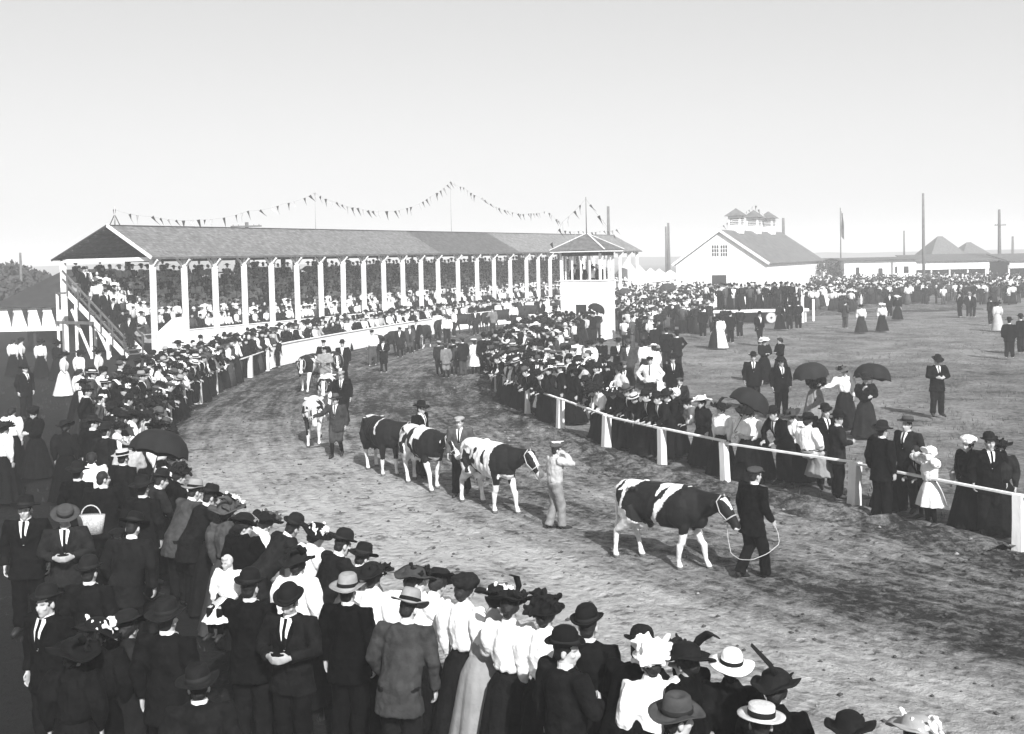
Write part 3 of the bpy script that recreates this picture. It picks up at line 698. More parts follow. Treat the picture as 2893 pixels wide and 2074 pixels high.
pole(1718, 583, 660, 135, .22, 'pole rising behind the far end of the grandstand roof')
pole(57, 714, 840, 84, .12, 'dark pole among the trees behind the booth')
pole(50, 737, 840, 92, .09, 'thin leaning pole beside the dark pole behind the booth', lean=.3)
pole(697, 628, 800, 90, .2, 'utility pole with one cross arm peeping over the grandstand ridge', ((.35, 2.6),))
fp = pole(2374, 587, 760, 145, .08, 'flagpole with a limp flag beyond the barn', name='flagpole', cat='flagpole')
t = atdepth(2374, 590, 145).z
mb = MB(); V = []; Fc = []
for i in range(12):
    for j in range(7):
        a = j/6; V.append((.12+.4*a*(.5+.5*i/11)+.06*math.sin(j*2.1+i*.5), .12*math.sin(j*2.4+i*.4), -.3-i*.32-a*.5))
for i in range(11):
    for j in range(6): Fc.append((i*7+j, i*7+j+1, (i+1)*7+j+1, (i+1)*7+j))
mb.add(V, Fc); o = obj('flag', mb.mesh('flag'), mat('flag_cloth', .1, .5, 1.2, 0, 1, .9, 0), fp); o.location = (0, 0, t)
def bunting(name, pts, label, step, size, masts=()):
    """pts: 3-D points; the cord sags between them"""
    r = empty(name, pts[0]); tag(r, label, 'bunting'); o0 = pts[0]
    cord = []
    for a, b in zip(pts, pts[1:]):
        n = max(4, int((b-a).length/.5)); sg = (b-a).length*.035
        for k in range(n): t = k/n; cord.append(a.lerp(b, t)-Vector((0, 0, 4*sg*t*(1-t))))
    cord.append(pts[-1])
    mb = MB(); mb.tube([p-o0 for p in cord], .006, 4); obj('cord', mb.mesh('cord'), M_penL, r)
    acc = 0; k = 0
    for a, b in zip(cord, cord[1:]):
        acc += (b-a).length
        if acc > step:
            acc = rnd.uniform(-.15, .15)*step; k += 1
            o = obj('pennant', rnd.choice(PEN), M_penL if k % 3 == 0 else M_penD, r)
            o.location = a-o0; sc = size*rnd.uniform(.75, 1.15)
            o.scale = (sc*rnd.uniform(.8, 1.1), sc, sc); o.rotation_euler = (rnd.uniform(-.15, .15), rnd.uniform(-.75, .1), GZ*.3+rnd.uniform(-.7, .7))
    return r
RP = C0 + E2*RY
def rid(px, py): return onplane(px, py, RP, E2)
CORD = [(323, 592), (430, 612), (560, 621), (700, 596), (800, 576), (889, 545), (950, 572), (1010, 588), (1080, 596), (1150, 588), (1215, 556), (1272, 514), (1310, 530), (1360, 560), (1440, 598), (1500, 603), (1545, 595), (1590, 632)]
PK = [rid(*p) for p in CORD]
bunting('bunting', PK, 'long cord of dark pennants strung above the grandstand ridge', .52, .78)
bunting('bunting', [rid(1590, 650), rid(1640, 652), rid(1700, 652), rid(1752, 644)], 'short cord of pennants along the far ridge behind the tower', .9, .8)
def mast(px, py, zb, label, r=.016):
    t = rid(px, py); p = empty('mast', (t.x, t.y, zb)); tag(p, label, 'mast')
    mb = MB(); mb.tube([(0, 0, 0), (0, 0, t.z-zb+.1)], [r, r*.6], 6); obj('shaft', mb.mesh('m'), M_penL, p); return p
q = mast(323, 588, RZ+.05, 'short mast on the near gable peak holding the bunting', .045)
for dx in (-.35, .35): obj('stay', MB().tube([(dx*E1.x, dx*E1.y, 0), (0, 0, .6)], .025, 5).mesh('s'), M_woodD, q)
mast(889, 543, RZ+.05, 'thin mast under the lower peak of the bunting cord'); mast(1272, 512, RZ+.05, 'thin mast under the highest peak of the bunting cord')
mast(1590, 630, RZ+.05, 'thin mast at the far bunting end beside the tower')
tp = Matrix.Translation(K) @ Matrix.Rotation(GZ, 4, 'Z')
top = tp @ Vector((TD/2, TW/2, 8.2))
bunting('bunting', [tp @ Vector((-.6, TW+.5, 5.3)), tp @ Vector((.3, TW-.1, 6.9)), top], 'pennants running from the tower mast down to its left eave', .5, .75)
bunting('bunting', [top, tp @ Vector((TD-.4, .5, 6.9)), tp @ Vector((TD+.55, -.5, 5.3))], 'pennants running from the tower mast down to its right eave', .5, .75)
b0 = [onplane(x, y, rp, E2) for x, y in ((2036, 640), (2062, 622), (2080, 612), (2105, 600), (2132, 575), (2150, 600), (2172, 622))]
bunting('bunting', b0, 'faint pennants strung over the barn cupolas', 1.2, 1.0)
# ================================================================== STAGE IN THE INFIELD
sp = G(2178, 912); zs = .92
s0 = atdepth(2010, 872, sp.y); s1_ = atdepth(2285, 872, sp.y); W = s1_.x-s0.x
sg = empty('stage_platform', (s0.x, sp.y, 0)); tag(sg, 'low wooden show platform on wheels with white edge board', 'platform')
for k in range(12): obj('deck_plank', MB().box((W/2, .21+.4*k, zs-.03), (W/2, .195, .03)).mesh('d', False), M_wood, sg)
obj('edge_board', MB().box((W/2, -.03, zs-.08), (W/2, .025, .09)).mesh('d', False), M_paint, sg)
for x in (.2, W*.28, W*.72, W-.2): obj('leg', MB().box((x, .15, zs/2-.05), (.06, .06, zs/2-.05)).mesh('l', False), M_paintold, sg)
obj('skirt', MB().box((W/2, 1.2, zs/2-.05), (W/2-.3, .02, zs/2-.06)).mesh('l', False), M_woodD, sg)
for px in (2178,):
    x = atdepth(px, 900, sp.y).x-s0.x
    mb = MB(); mb.tube([(x, -.14, .36), (x, -.06, .36)], .36, 20); w = obj('wheel', mb.mesh('w', False), M_cream, sg)
    mb = MB(); mb.tube([(x, -.17, .36), (x, -.141, .36)], .07, 10); obj('hub', mb.mesh('w', False), M_woodD, w)
    V = []; mb = MB()
    for i in range(20):
        a = i/20*6.2832; b = (i+1)/20*6.2832
        mb.beam((x+.365*math.cos(a), -.10, .36+.365*math.sin(a)), (x+.365*math.cos(b), -.10, .36+.365*math.sin(b)), .1, .03, (0, 1, 0))
    obj('tyre', mb.mesh('t', False), M_woodD, w)
for i, (px, yb, yt) in enumerate(((2014, 907, 850), (2068, 900, 858), (2152, 897, 852), (2268, 910, 842), (2298, 905, 845))):
    q = G(px, yb); h = atdepth(px, yt, q.y).z
    tag(obj('stake', MB().box((0, 0, h/2-.05), (.07, .07, h/2+.05)).mesh('s', False), M_paint, None, Matrix.Translation((q.x, q.y, 0))), 'short white stake standing before the show platform', 'stake', 'white stakes before the show platform')
# ================================================================== TREES, LEFT BACKGROUND
def leafy(c, rx, rz, n, seed, ls=.35):
    rr = random.Random(seed); mb = MB(); blobs = [(rr.gauss(0, .45), rr.gauss(0, .45), rr.uniform(-.8, .8), rr.uniform(.3, .55)) for _ in range(14)]
    for k in range(n):
        b = rr.choice(blobs); d = Vector((rr.gauss(0, 1), rr.gauss(0, 1), rr.gauss(0, 1))).normalized()*b[3]*rr.random()**.4
        p = Vector((c[0]+(b[0]+d.x)*rx, c[1]+(b[1]+d.y)*rx, c[2]+(b[2]+d.z)*rz))
        u = Vector((rr.gauss(0, 1), rr.gauss(0, 1), rr.gauss(0, 1))).normalized(); v = u.orthogonal().normalized(); s = ls*rr.uniform(.5, 1.2)
        mb.add([p-u*s, p+v*s*.5, p+u*s, p-v*s*.5], [(0, 1, 2, 3)])
    return mb.mesh('crown', False)
def tree(px, pyt, Y, w, label, seed):
    t = atdepth(px, pyt, Y); h = t.z; r = empty('tree', (t.x, Y, 0)); tag(r, label, 'tree', 'trees behind the booth')
    mb = MB(); mb.tube([(0, 0, -.2), (.1, 0, h*.4), (0, .1, h*.85)], [.2, .14, .04], 7)
    for k in range(6):
        a = k*1.1+seed; mb.tube([(.05, 0, h*(.3+.08*k)), (math.cos(a)*w*.35, math.sin(a)*w*.35, h*(.45+.08*k))], [.07, .02], 5)
    obj('trunk', mb.mesh('t'), M_bark, r); obj('crown', leafy((0, 0, h*.58), w/2, h*.42, 1500, seed), M_leaf, r)
for i, (px, pt, Y, w) in enumerate(((30, 752, 88, 4.5), (72, 772, 92, 4.5), (100, 790, 84, 4), (5, 745, 96, 5), (132, 800, 98, 4.5))):
    tree(px, pt, Y, w, 'bushy dark tree behind the left booth', i+3)
for i, (px, pt, Y, w) in enumerate(((2345, 742, 140, 6), (1700, 745, 128, 4))):
    t = atdepth(px, pt, Y); r = empty('shrub', (t.x, Y, 0)); tag(r, ('dark bush beside the barn end', 'bare bush seen through the far end of the grandstand')[i], 'bush')
    obj('crown', leafy((0, 0, t.z*.5), w/2, t.z*.5, 900, 40+i), M_leaf, r); obj('stem', MB().tube([(0, 0, -.1), (0, 0, t.z*.6)], [.1, .03], 5).mesh('s'), M_bark, r)
# ================================================================== FIGURES
def Rx(a): return Matrix.Rotation(a, 3, 'X')
POSES = dict(
    stand=dict(a=('down', 'down')), back=dict(a=('back', 'back')), fold=dict(a=('fold', 'fold')), hip=dict(a=('hip', 'down')), hips=dict(a=('hip', 'hip')),
    pocket=dict(a=('pocket', 'pocket')), front=dict(a=('front', 'front'), hp=22), rail=dict(lean=22, a=('rail', 'rail'), hp=-6), rail2=dict(lean=34, a=('rail', 'rail'), hp=-16, hy=22),
    walk=dict(a=('down', 'fwd2'), legs='walk', lean=4), lead=dict(a=('down', 'fwd'), legs='walk', lean=3), brow=dict(a=('brow', 'brow')), umb=dict(a=('front', 'hold')),
    sit=dict(a=('lap', 'lap'), legs='sit'), out=dict(a=('down', 'out'), legs='walk'), face=dict(a=('down', 'face'), legs='step', lean=2), turn=dict(a=('down', 'front'), hy=-48, hp=4),
    carry=dict(a=('carry', 'down'), hp=4), stoop=dict(lean=16, a=('pocket', 'down'), hp=14), stick=dict(a=('front', 'front'), legs='walk'))
ARM = dict(down=((.07, .02, -.525), (.5, -.6, 0)), back=((-.11, -.13, -.44), (.8, -.5, 0)), fold=((-.16, .22, -.27), (.7, 0, -.6)), front=((-.09, .27, -.27), (.6, -.2, -.6)),
           hip=((.03, .07, -.40), (1, -.35, 0)), pocket=((.05, .07, -.47), (.6, -.8, 0)), brow=((-.09, .19, .19), (1, .4, -.1)), hold=((-.03, .27, -.06), (.4, -.2, -1)),
           fwd=((.02, .42, -.24), (.3, -.2, -1)), fwd2=((.04, .16, -.49), (.3, -.7, 0)), out=((.40, .22, -.24), (.2, -.2, -1)), lap=((-.02, .24, -.42), (.6, -.3, -.3)),
           face=((-.11, .19, .10), (.7, .2, -.6)), carry=((-.02, .20, -.22), (.9, -.1, -.4)))
def build_fig(sex, pose, lod, shirt=False):
    P = POSES[pose]; lean = R(P.get('lean', 0)); piv = Vector((0, 0, .95)); rl = Rx(-lean)
    def bend(v):
        v = Vector(v); return piv + rl @ (v-piv) if v.z > .95 else v
    hipb = Vector((0, -.10*math.sin(lean)*2, 0))
    vox = (.0092, .018, .036)[lod]; cv = (.015, .024, .04)[lod]
    fem = sex in 'wg'; sw = .178 if fem else .203
    hq = rl @ Matrix.Rotation(R(P.get('hy', 0)), 3, 'Z') @ Rx(-R(P.get('hp', 0)))
    nb = bend((0, 0, 1.46)); hc = nb + rl @ Vector((0, .025, .14))
    sh = {}; el = {}; wr = {}
    for i, s in enumerate((-1, 1)):
        sh[s] = bend((s*sw, -.01, 1.415)); nm = P['a'][i]
        if nm == 'rail': tg = Vector((s*(.13+.05*(s > 0)), max(sh[s].y+.20, .36), .97))-sh[s]; hint = Vector((s*.8, -.1, -.4))
        else:
            t, h = ARM[nm]; tg = Vector((t[0]*s, t[1], t[2])); hint = Vector((h[0]*s, h[1], h[2]))
        u, f = .285, .26; d = min(tg.length, .543); dr = tg.normalized(); a = (u*u-f*f+d*d)/(2*d); hh = math.sqrt(max(0, u*u-a*a))
        hint = (hint-dr*hint.dot(dr)).normalized(); el[s] = sh[s]+dr*a+hint*hh; wr[s] = sh[s]+dr*d
    legs = P.get('legs', 'stand'); K = {}; A = {}; Hh = {}; T = {}
    for s in (-1, 1):
        Hh[s] = Vector((s*.09, 0, .91))+hipb
        if legs == 'walk': K[s] = Vector((s*.09, .13 if s > 0 else .02, .50)); A[s] = Vector((s*.09, .17 if s > 0 else -.19, .09 if s > 0 else .125)); T[s] = A[s]+Vector((s*.015, .15, -.045 if s > 0 else -.075))
        elif legs == 'step': K[s] = Vector((s*.09, .09 if s > 0 else .02, .49)); A[s] = Vector((s*.09, .10 if s > 0 else -.12, .09)); T[s] = A[s]+Vector((s*.015, .15, -.05))
        elif legs == 'sit': K[s] = Vector((s*.10, .42, .90)); A[s] = Vector((s*.10, .40, .46)); T[s] = A[s]+Vector((s*.02, .15, -.05))
        else: K[s] = Vector((s*.105, .02, .49))+hipb*.4; A[s] = Vector((s*.12, -.02, .09)); T[s] = A[s]+Vector((s*.04, .15, -.05))
    # ---- body: one continuous surface
    b = MB()
    def he(c, r, n=12, k=8): b.ell(hc + hq @ Vector(c), r, hq, n, k)
    he((0, -.012, .025), (.074, .092, .098), 14, 9); he((0, .028, -.05), (.056, .066, .082)); he((0, .055, -.10), (.030, .032, .028)); he((0, .098, -.03), (.015, .027, .026), 8, 6); he((0, .092, -.002), (.010, .016, .03), 8, 6); he((0, .084, -.066), (.026, .016, .014), 8, 6)
    for s in (-1, 1): he((s*.042, .062, -.03), (.022, .022, .02), 8, 6)
    for s in (-1, 1): he((s*.077, -.012, -.02), (.014, .022, .034), 8, 6)
    he((0, .078, .022), (.056, .02, .012), 8, 6)
    b.tube([nb-rl @ Vector((0, 0, .06)), nb+rl @ Vector((0, .01, .05)), hc+hq @ Vector((0, -.01, -.04))], [.075, .053, .055], 10)
    X = Vector((1, 0, 0)); Yv = rl @ Vector((0, 1, 0))
    b.loft([(bend((0, 0, z))+(hipb if z < .96 else Vector()), X*rx, Yv*ry) for z, rx, ry in ((.84, .13, .1), (.95, .14, .10), (1.12, .125, .09), (1.3, .15, .11), (1.4, .15, .09), (1.46, .09, .07))], 12)
    for s in (-1, 1):
        b.tube([sh[s]-Vector((s*.06, 0, .02)), sh[s], (sh[s]+el[s])/2, el[s], (el[s]+wr[s])/2, wr[s]], [.05, .052, .046, .038, .035, .026], 9)
        b.tube([Hh[s]+Vector((0, 0, .03)), (Hh[s]+K[s])/2, K[s], K[s].lerp(A[s], .35), A[s], A[s]+Vector((0, 0, -.03))], [.085, .075, .052, .055, .036, .036], 9)
        b.tube([A[s]+Vector((0, -.04, -.03)), (A[s]+T[s])/2+Vector((0, 0, -.01)), T[s]], [.035, .036, .025], 8)
        dr = (wr[s]-el[s]).normalized()
        if P['a'][0 if s < 0 else 1] == 'rail': dr = (dr*.5+Vector((0, 1, .0))).normalized()
        pn = Vector((-s, 0, 0)) if abs(dr.x) < .7 else Vector((0, 0, -1))
        if P['a'][0 if s < 0 else 1] == 'rail': pn = Vector((0, 0, -1))
        pn = (pn-dr*pn.dot(dr)).normalized(); lt = dr.cross(pn); w = wr[s]
        b.loft([(w, lt*.026, pn*.02), (w+dr*.04, lt*.040, pn*.016), (w+dr*.09, lt*.042, pn*.014)], 10)
        fr = .0095 if lod == 0 else .012
        if lod < 2:
            for q, ln in ((-.032, .062), (-.011, .078), (.011, .082), (.032, .072)):
                k0 = w+dr*.08+lt*q; k1 = k0+dr*ln*.5+pn*.006; k2 = k1+dr*ln*.28+pn*ln*.35; k3 = k2+dr*ln*.05+pn*ln*.3
                b.tube([k0, k1, k2, k3], [fr, fr, fr*.95, fr*.8], 6)
            k0 = w+dr*.025+lt*.03*(1 if s > 0 else -1); k1 = k0+lt*.03*(1 if s > 0 else -1)+dr*.03+pn*.012; k2 = k1+dr*.035+pn*.012
            b.tube([k0, k1, k2], [fr*1.25, fr*1.1, fr*.9], 6)
        else: b.ell(w+dr*.11, (.03, .03, .05))
    body = voxel(b, vox, 2,   .27 if lod == 0 else .5 if lod == 1 else 1)
    co = coords(body); inv = np.array(hq.transposed()); q = (co-np.array(hc)) @ inv.T
    tone = np.ones(len(co))
    for s in (-1, 1):
        tone -= .85*np.clip(1.4-np.linalg.norm((q-np.array((s*.031, .085, .002)))/np.array((.015, .03, .009)), axis=1), 0, 1)
        tone -= .6*np.clip(1.4-np.linalg.norm((q-np.array((s*.031, .09, .026)))/np.array((.022, .03, .006)), axis=1), 0, 1)
    tone -= .45*np.clip(1.4-np.linalg.norm((q-np.array((0, .095, -.068)))/np.array((.022, .03, .006)), axis=1), 0, 1)
    at = body.attributes.new('tone', 'FLOAT', 'POINT'); at.data.foreach_set('value', np.clip(tone, 0, 1).astype(np.float32))
    parts = [('body', body, 'skin', None)]
    seed = len(pose)*3.7+ord(sex[0])
    def sleeves(mb, r):
        for s in (-1, 1):
            mb.tube([sh[s]-Vector((s*.07, 0, .015)), sh[s]+Vector((0, 0, .005)), sh[s].lerp(el[s], .5), el[s], el[s].lerp(wr[s], .5), el[s].lerp(wr[s], .98)], r, 12)
    def tors(mb, S, dy=0):
        mb.loft([(bend((0, yo+dy, z))+hipb*max(0, min(1, (1.16-z)/.2)), X*rx, (Yv if z > .95 else Vector((0, 1, 0)))*ry) for z, rx, ry, yo in S], 20)
    jz = {}
    if sex in 'mb':
        mb = MB(); S = [(.72, .235, .172, -.01), (.84, .222, .162, 0), (.96, .20, .148, 0), (1.10, .192, .14, 0), (1.26, .215, .152, .005), (1.36, .218, .142, 0), (1.43, .175, .112, -.01), (1.475, .09, .086, 0)]
        if shirt: S = [(.94, .172, .128, 0), (1.0, .19, .145, 0)]+S[3:]
        tors(mb, S); sleeves(mb, [.066, .09, .08, .069, .06, .052]); j = voxel(mb, cv, 2); wrinkle(j, .018, 8, (1, 1, .8), seed); wrinkle(j, .010, 21, (1, 1, .8), seed)
        parts.append(('shirt' if shirt else 'jacket', j, 'top', None))
        mb = MB()
        for s in (-1, 1): mb.tube([Hh[s]+Vector((0, 0, .06)), Hh[s].lerp(K[s], .5), K[s], K[s].lerp(A[s], .5), A[s]+Vector((0, 0, -.01))] if sex == 'm' else [Hh[s]+Vector((0, 0, .06)), Hh[s].lerp(K[s], .5), K[s], K[s].lerp(A[s], .22)], [.12, .108, .094, .088, .085] if sex == 'm' else [.115, .11, .10, .065], 12)
        mb.ell(Vector((0, 0, .93))+hipb, (.182, .138, .13 if shirt else .12), None, 14, 8)
        t = voxel(mb, cv, 2); wrinkle(t, .014, 8, (1, 1, 1.2), seed+5); parts.append(('trousers' if sex == 'm' else 'breeches', t, 'bot', None))
        if sex == 'b':
            for s in (-1, 1):
                mb = MB(); mb.tube([K[s]+Vector((0, 0, .0)), K[s].lerp(A[s], .35), A[s]], [.058, .062, .044], 10); parts.append(('stocking', mb.mesh('st'), 'black', None))
        if lod < 2 or True:
            def rad(z):
                for (z0, a0, b0, y0_), (z1, a1, b1, y1_) in zip(S, S[1:]):
                    if z0 <= z <= z1: t = (z-z0)/(z1-z0); return a0+(a1-a0)*t, b0+(b1-b0)*t, y0_+(y1_-y0_)*t
            def patch(zb, zt_, w0, w1, off, n=5, m=8):
                V = []; Fq = []
                for i in range(m+1):
                    t = i/m; z = zb+(zt_-zb)*t; rx, ry, yo = rad(z); w = w0+(w1-w0)*t
                    for k in range(n):
                        x = -w+2*w*k/(n-1); y = yo+ry*math.sqrt(max(0, 1-(x/rx)**2))+off
                        V.append(bend((x, y, z)))
                for i in range(m):
                    for k in range(n-1): Fq.append((i*n+k, i*n+k+1, (i+1)*n+k+1, (i+1)*n+k))
                q2 = MB(); q2.add(V, Fq); return q2
            mb = patch(1.17, 1.468, .008, .066, .009); parts.append(('shirt_front', mb.mesh('shirt'), 'shirt', None))
            mb = patch(1.18, 1.468, .016, .018, .016, 3); parts.append(('tie', mb.mesh('tie'), 'tie', None))
            mb = MB(); q3 = rl
            pts = []
            for i in range(17):
                a = 2*math.pi*i/16; pts.append(nb + rl @ Vector((.066*math.sin(a), .012+.066*math.cos(a), .028-.012*math.cos(a))))
            for i in range(16):
                mb.add([pts[i]-rl @ Vector((0, 0, .028)), pts[i+1]-rl @ Vector((0, 0, .028)), pts[i+1]+rl @ Vector((0, 0, .016)), pts[i]+rl @ Vector((0, 0, .016))], [(0, 1, 2, 3)])
            parts.append(('collar', mb.mesh('collar'), 'white', None))
            if lod == 0:
                for s in (-1, 1):
                    V = []
                    for z, w, wo in ((1.17, .012, .02), (1.25, .028, .055), (1.34, .048, .095), (1.40, .058, .085), (1.45, .064, .07)):
                        for x in (s*w, s*wo):
                            rx, ry, yo = rad(z); y = yo+ry*math.sqrt(max(0, 1-(x/rx)**2))+.013; V.append(bend((x, y, z)))
                    mb = MB(); mb.add(V, [(i*2, i*2+1, i*2+3, i*2+2) for i in range(4)]); parts.append(('lapel', mb.mesh('lapel'), 'top', None))
    else:
        girl = sex == 'g'; mb = MB()
        S = [(1.0, .125, .108, 0), (1.04, .165, .145, .01), (1.12, .185, .16, .02), (1.24, .20, .168, .03), (1.34, .198, .15, .015), (1.42, .155, .112, -.005), (1.47, .08, .074, 0), (1.515, .062, .062, .005)]
        tors(mb, S); sleeves(mb, [.07, .102, .108, .08, .066, .038]); j = voxel(mb, cv, 2); wrinkle(j, .022, 11, (1.3, 1.3, .45), seed); wrinkle(j, .007, 26, (1, 1, .6), seed)
        parts.append(('blouse', j, 'top', None))
        # skirt
        V = []; Fq = []; n = 60 if lod < 2 else 24; rows = []
        zs = [(1.03, .128, .11), (.97, .155, .135), (.88, .215, .195), (.70, .255, .245), (.48, .295, .295), (.25, .345, .35), (.04, .39, .40)]
        if girl: zs = [(1.03, .13, .115), (.96, .17, .15), (.86, .215, .20), (.74, .25, .245), (.60, .285, .285), (.47, .31, .31)]
        stride = .10 if legs == 'walk' else 0
        for i, (z, rx, ry) in enumerate(zs):
            f = i/(len(zs)-1)
            for k in range(n):
                a = 2*math.pi*k/n; w = 1+f*(.075*math.sin(a*9+seed+1.1*math.sin(a*2))+.035*math.sin(a*17+2*seed+f))
                c = Vector((rx*w*math.cos(a), ry*w*math.sin(a)-.03*f+stride*f*math.sin(a), z))
                if legs == 'sit' and z < .95:
                    g2 = (.95-z)/.95; c = Vector((rx*.8*w*math.cos(a), .14+.22*min(1, g2*2)+ry*.7*w*math.sin(a), .98-.58*g2))
                V.append(bend(c)+hipb*(1-f) if z > .95 else c+hipb*(1-f))
        for i in range(len(zs)-1):
            for k in range(n): Fq.append((i*n+k, (i+1)*n+k, (i+1)*n+(k+1) % n, i*n+(k+1) % n))
        V.append(V[0]*0+bend((0, 0, 1.03))); Fq += [(len(V)-1, k, (k+1) % n) for k in range(n)]
        mb = MB(); mb.add(V, Fq); parts.append(('skirt', mb.mesh('skirt'), 'bot', None))
        mb = MB(); V = []
        for zz, rr in ((1.0, .134), (1.0, .142), (1.045, .142), (1.045, .134)):
            for k in range(20): a = 2*math.pi*k/20; V.append(bend((rr*math.cos(a), rr*.88*math.sin(a), zz)))
        mb.add(V, [(i*20+k, i*20+(k+1) % 20, (i+1)*20+(k+1) % 20, (i+1)*20+k) for i in range(3) for k in range(20)]); parts.append(('belt', mb.mesh('belt'), 'belt', None))
        if girl:
            for s in (-1, 1):
                mb = MB(); mb.tube([Hh[s].lerp(K[s], .8), K[s], K[s].lerp(A[s], .35), A[s]], [.062, .058, .062, .045], 10); parts.append(('stocking', mb.mesh('st'), 'black', None))
    for s in (-1, 1):
        if sex == 'w' and legs != 'sit' and lod > 0: break
        mb = MB(); t = (T[s]-A[s]); mb.tube([A[s]+Vector((0, -.055, -.035)), A[s]+Vector((0, -.01, -.012)), A[s]+t*.55+Vector((0, .0, -.005)), T[s]+t.normalized()*.05], [.040, .050, .047, .03], 9)
        parts.append(('shoe', mb.mesh('shoe'), 'shoe', None))
    hm = Matrix.Translation(hc) @ hq.to_4x4()
    return dict(parts=parts, head=hm, top=(hm @ Vector((0, 0, .12))), hand=wr[1].copy(), handl=wr[-1].copy(), hdir=(wr[1]-el[1]).normalized())
# ---- hair and hats, in the head's own frame
HAIR = {}
mb = MB(); mb.ell((0, -.020, .030), (.081, .094, .097), None, 14, 9); mb.ell((0, -.055, -.035), (.066, .05, .06)); h = voxel(mb, .012, 2); wrinkle(h, .006, 40, (1, 1, 1)); HAIR['m'] = h
mb = MB(); mb.ell((0, -.025, .035), (.098, .108, .098), None, 14, 9); mb.ell((0, -.10, .0), (.062, .055, .06)); mb.ell((0, .05, .075), (.085, .05, .045)); mb.ell((0, -.06, -.04), (.06, .05, .055)); h = voxel(mb, .012, 2); wrinkle(h, .012, 26, (1, 1, 1)); HAIR['w'] = h
mb = MB(); mb.ell((0, -.020, .030), (.083, .096, .10), None, 14, 9); mb.ell((0, -.06, -.09), (.07, .05, .12)); mb.ell((0, .06, .085), (.06, .03, .03)); h = voxel(mb, .012, 2); wrinkle(h, .01, 30, (1, 1, .4)); HAIR['g'] = h
def hat_lathe(prof, wob=None, sx=1., sy=1.16, n=24): return MB().lathe(prof, sx, sy, n, (0, -.012, .06), wob)
HATS = {}
def brimwob(side_up, fb, start, amp=1):
    def w(a, j): return 0 if j < start else (side_up*math.cos(a)**2 + fb*math.sin(a)**2 + (.012*amp)*math.sin(3*a+1))
    return w
HATS['bowler'] = [('hat', hat_lathe([(.001, .128), (.04, .125), (.07, .108), (.088, .075), (.093, .03), (.094, .0), (.115, -.004), (.132, .0), (.138, .012), (.134, .016), (.122, .006), (.09, -.006), (.06, -.004)], brimwob(.018, -.008, 6, .1)).mesh('bowler'), 'hat'),
                  ('hat_band', MB().lathe([(.0955, .002), (.097, .004), (.0965, .028), (.094, .03)], 1, 1.16, 24, (0, -.012, .06)).mesh('band'), 'band')]
def fed(a, j):
    w = brimwob(.012, -.022, 6)(a, j)
    if j < 2: w -= .028*math.cos(a)**2*0 + .0
    return w
def fedora_mesh():
    mb = hat_lathe([(.001, .088), (.035, .10), (.062, .118), (.080, .10), (.089, .05), (.094, .0), (.12, -.004), (.150, -.004), (.168, .004), (.169, .010), (.15, .003), (.09, -.005), (.06, -.004)], fed, 1, 1.14); return mb.mesh('fedora')
fm = fedora_mesh()
HATS['fedora'] = [('hat', fm, 'hat'), ('hat_band', MB().lathe([(.0955, .002), (.0975, .004), (.0955, .034), (.0925, .036)], 1, 1.14, 24, (0, -.012, .06)).mesh('band'), 'band')]
HATS['boater'] = [('hat', hat_lathe([(.001, .083), (.05, .084), (.088, .082), (.093, .076), (.094, .0), (.13, .0), (.168, .002), (.169, .009), (.13, .007), (.09, -.006), (.06, -.005)], brimwob(.0, .0, 5, .15), 1, 1.08).mesh('boater'), 'hat'),
                  ('hat_band', MB().lathe([(.0955, .005), (.0975, .006), (.0975, .044), (.095, .045)], 1, 1.08, 24, (0, -.012, .06)).mesh('band'), 'band')]
HATS['panama'] = [('hat', hat_lathe([(.001, .12), (.04, .118), (.07, .104), (.088, .07), (.094, .0), (.13, -.006), (.175, -.014), (.19, -.012), (.19, -.004), (.13, .003), (.09, -.008), (.06, -.006)], brimwob(.012, -.02, 6, .8), 1, 1.1).mesh('panama'), 'hat'),
                  ('hat_band', MB().lathe([(.0965, .0), (.098, .002), (.0955, .034), (.093, .035)], 1, 1.1, 24, (0, -.012, .06)).mesh('band'), 'band')]
mb = MB(); mb.ell((0, -.015, .085), (.108, .125, .045), Rx(.1), 16, 8); mb.ell((0, -.01, .065), (.09, .105, .035), None, 16, 8); mb.loft([((0, .10, .066), (.062, 0, 0), (0, .03, .004)), ((0, .135, .052), (.05, 0, 0), (0, .02, .004))], 12)
HATS['cap'] = [('hat', voxel(mb, .011, 2), 'hat')]; wrinkle(HATS['cap'][0][1], .006, 25, (1, 1, 1))
mb = MB(); mb.ell((0, -.03, .05), (.125, .13, .12), None, 16, 9); mb.loft([((0, .06, .09), (.13, 0, 0), (0, .03, .05)), ((0, .11, .085), (.135, 0, 0), (0, .01, .07))], 14); bm_ = voxel(mb, .013, 2); wrinkle(bm_, .022, 22, (1, 1, 1))
HATS['bonnet'] = [('hat', bm_, 'hat')]
mb = MB(); mb.lathe([(.001, .075), (.10, .075), (.135, .06), (.14, .045), (.1, .03), (.098, .0), (.07, -.005)], 1, 1, 20, (0, -.01, .06)); HATS['sailor'] = [('hat', mb.mesh('sailor'), 'hat'), ('hat_band', MB().lathe([(.1, .002), (.1015, .003), (.1015, .026), (.1, .027)], 1, 1, 20, (0, -.01, .06)).mesh('b'), 'band')]
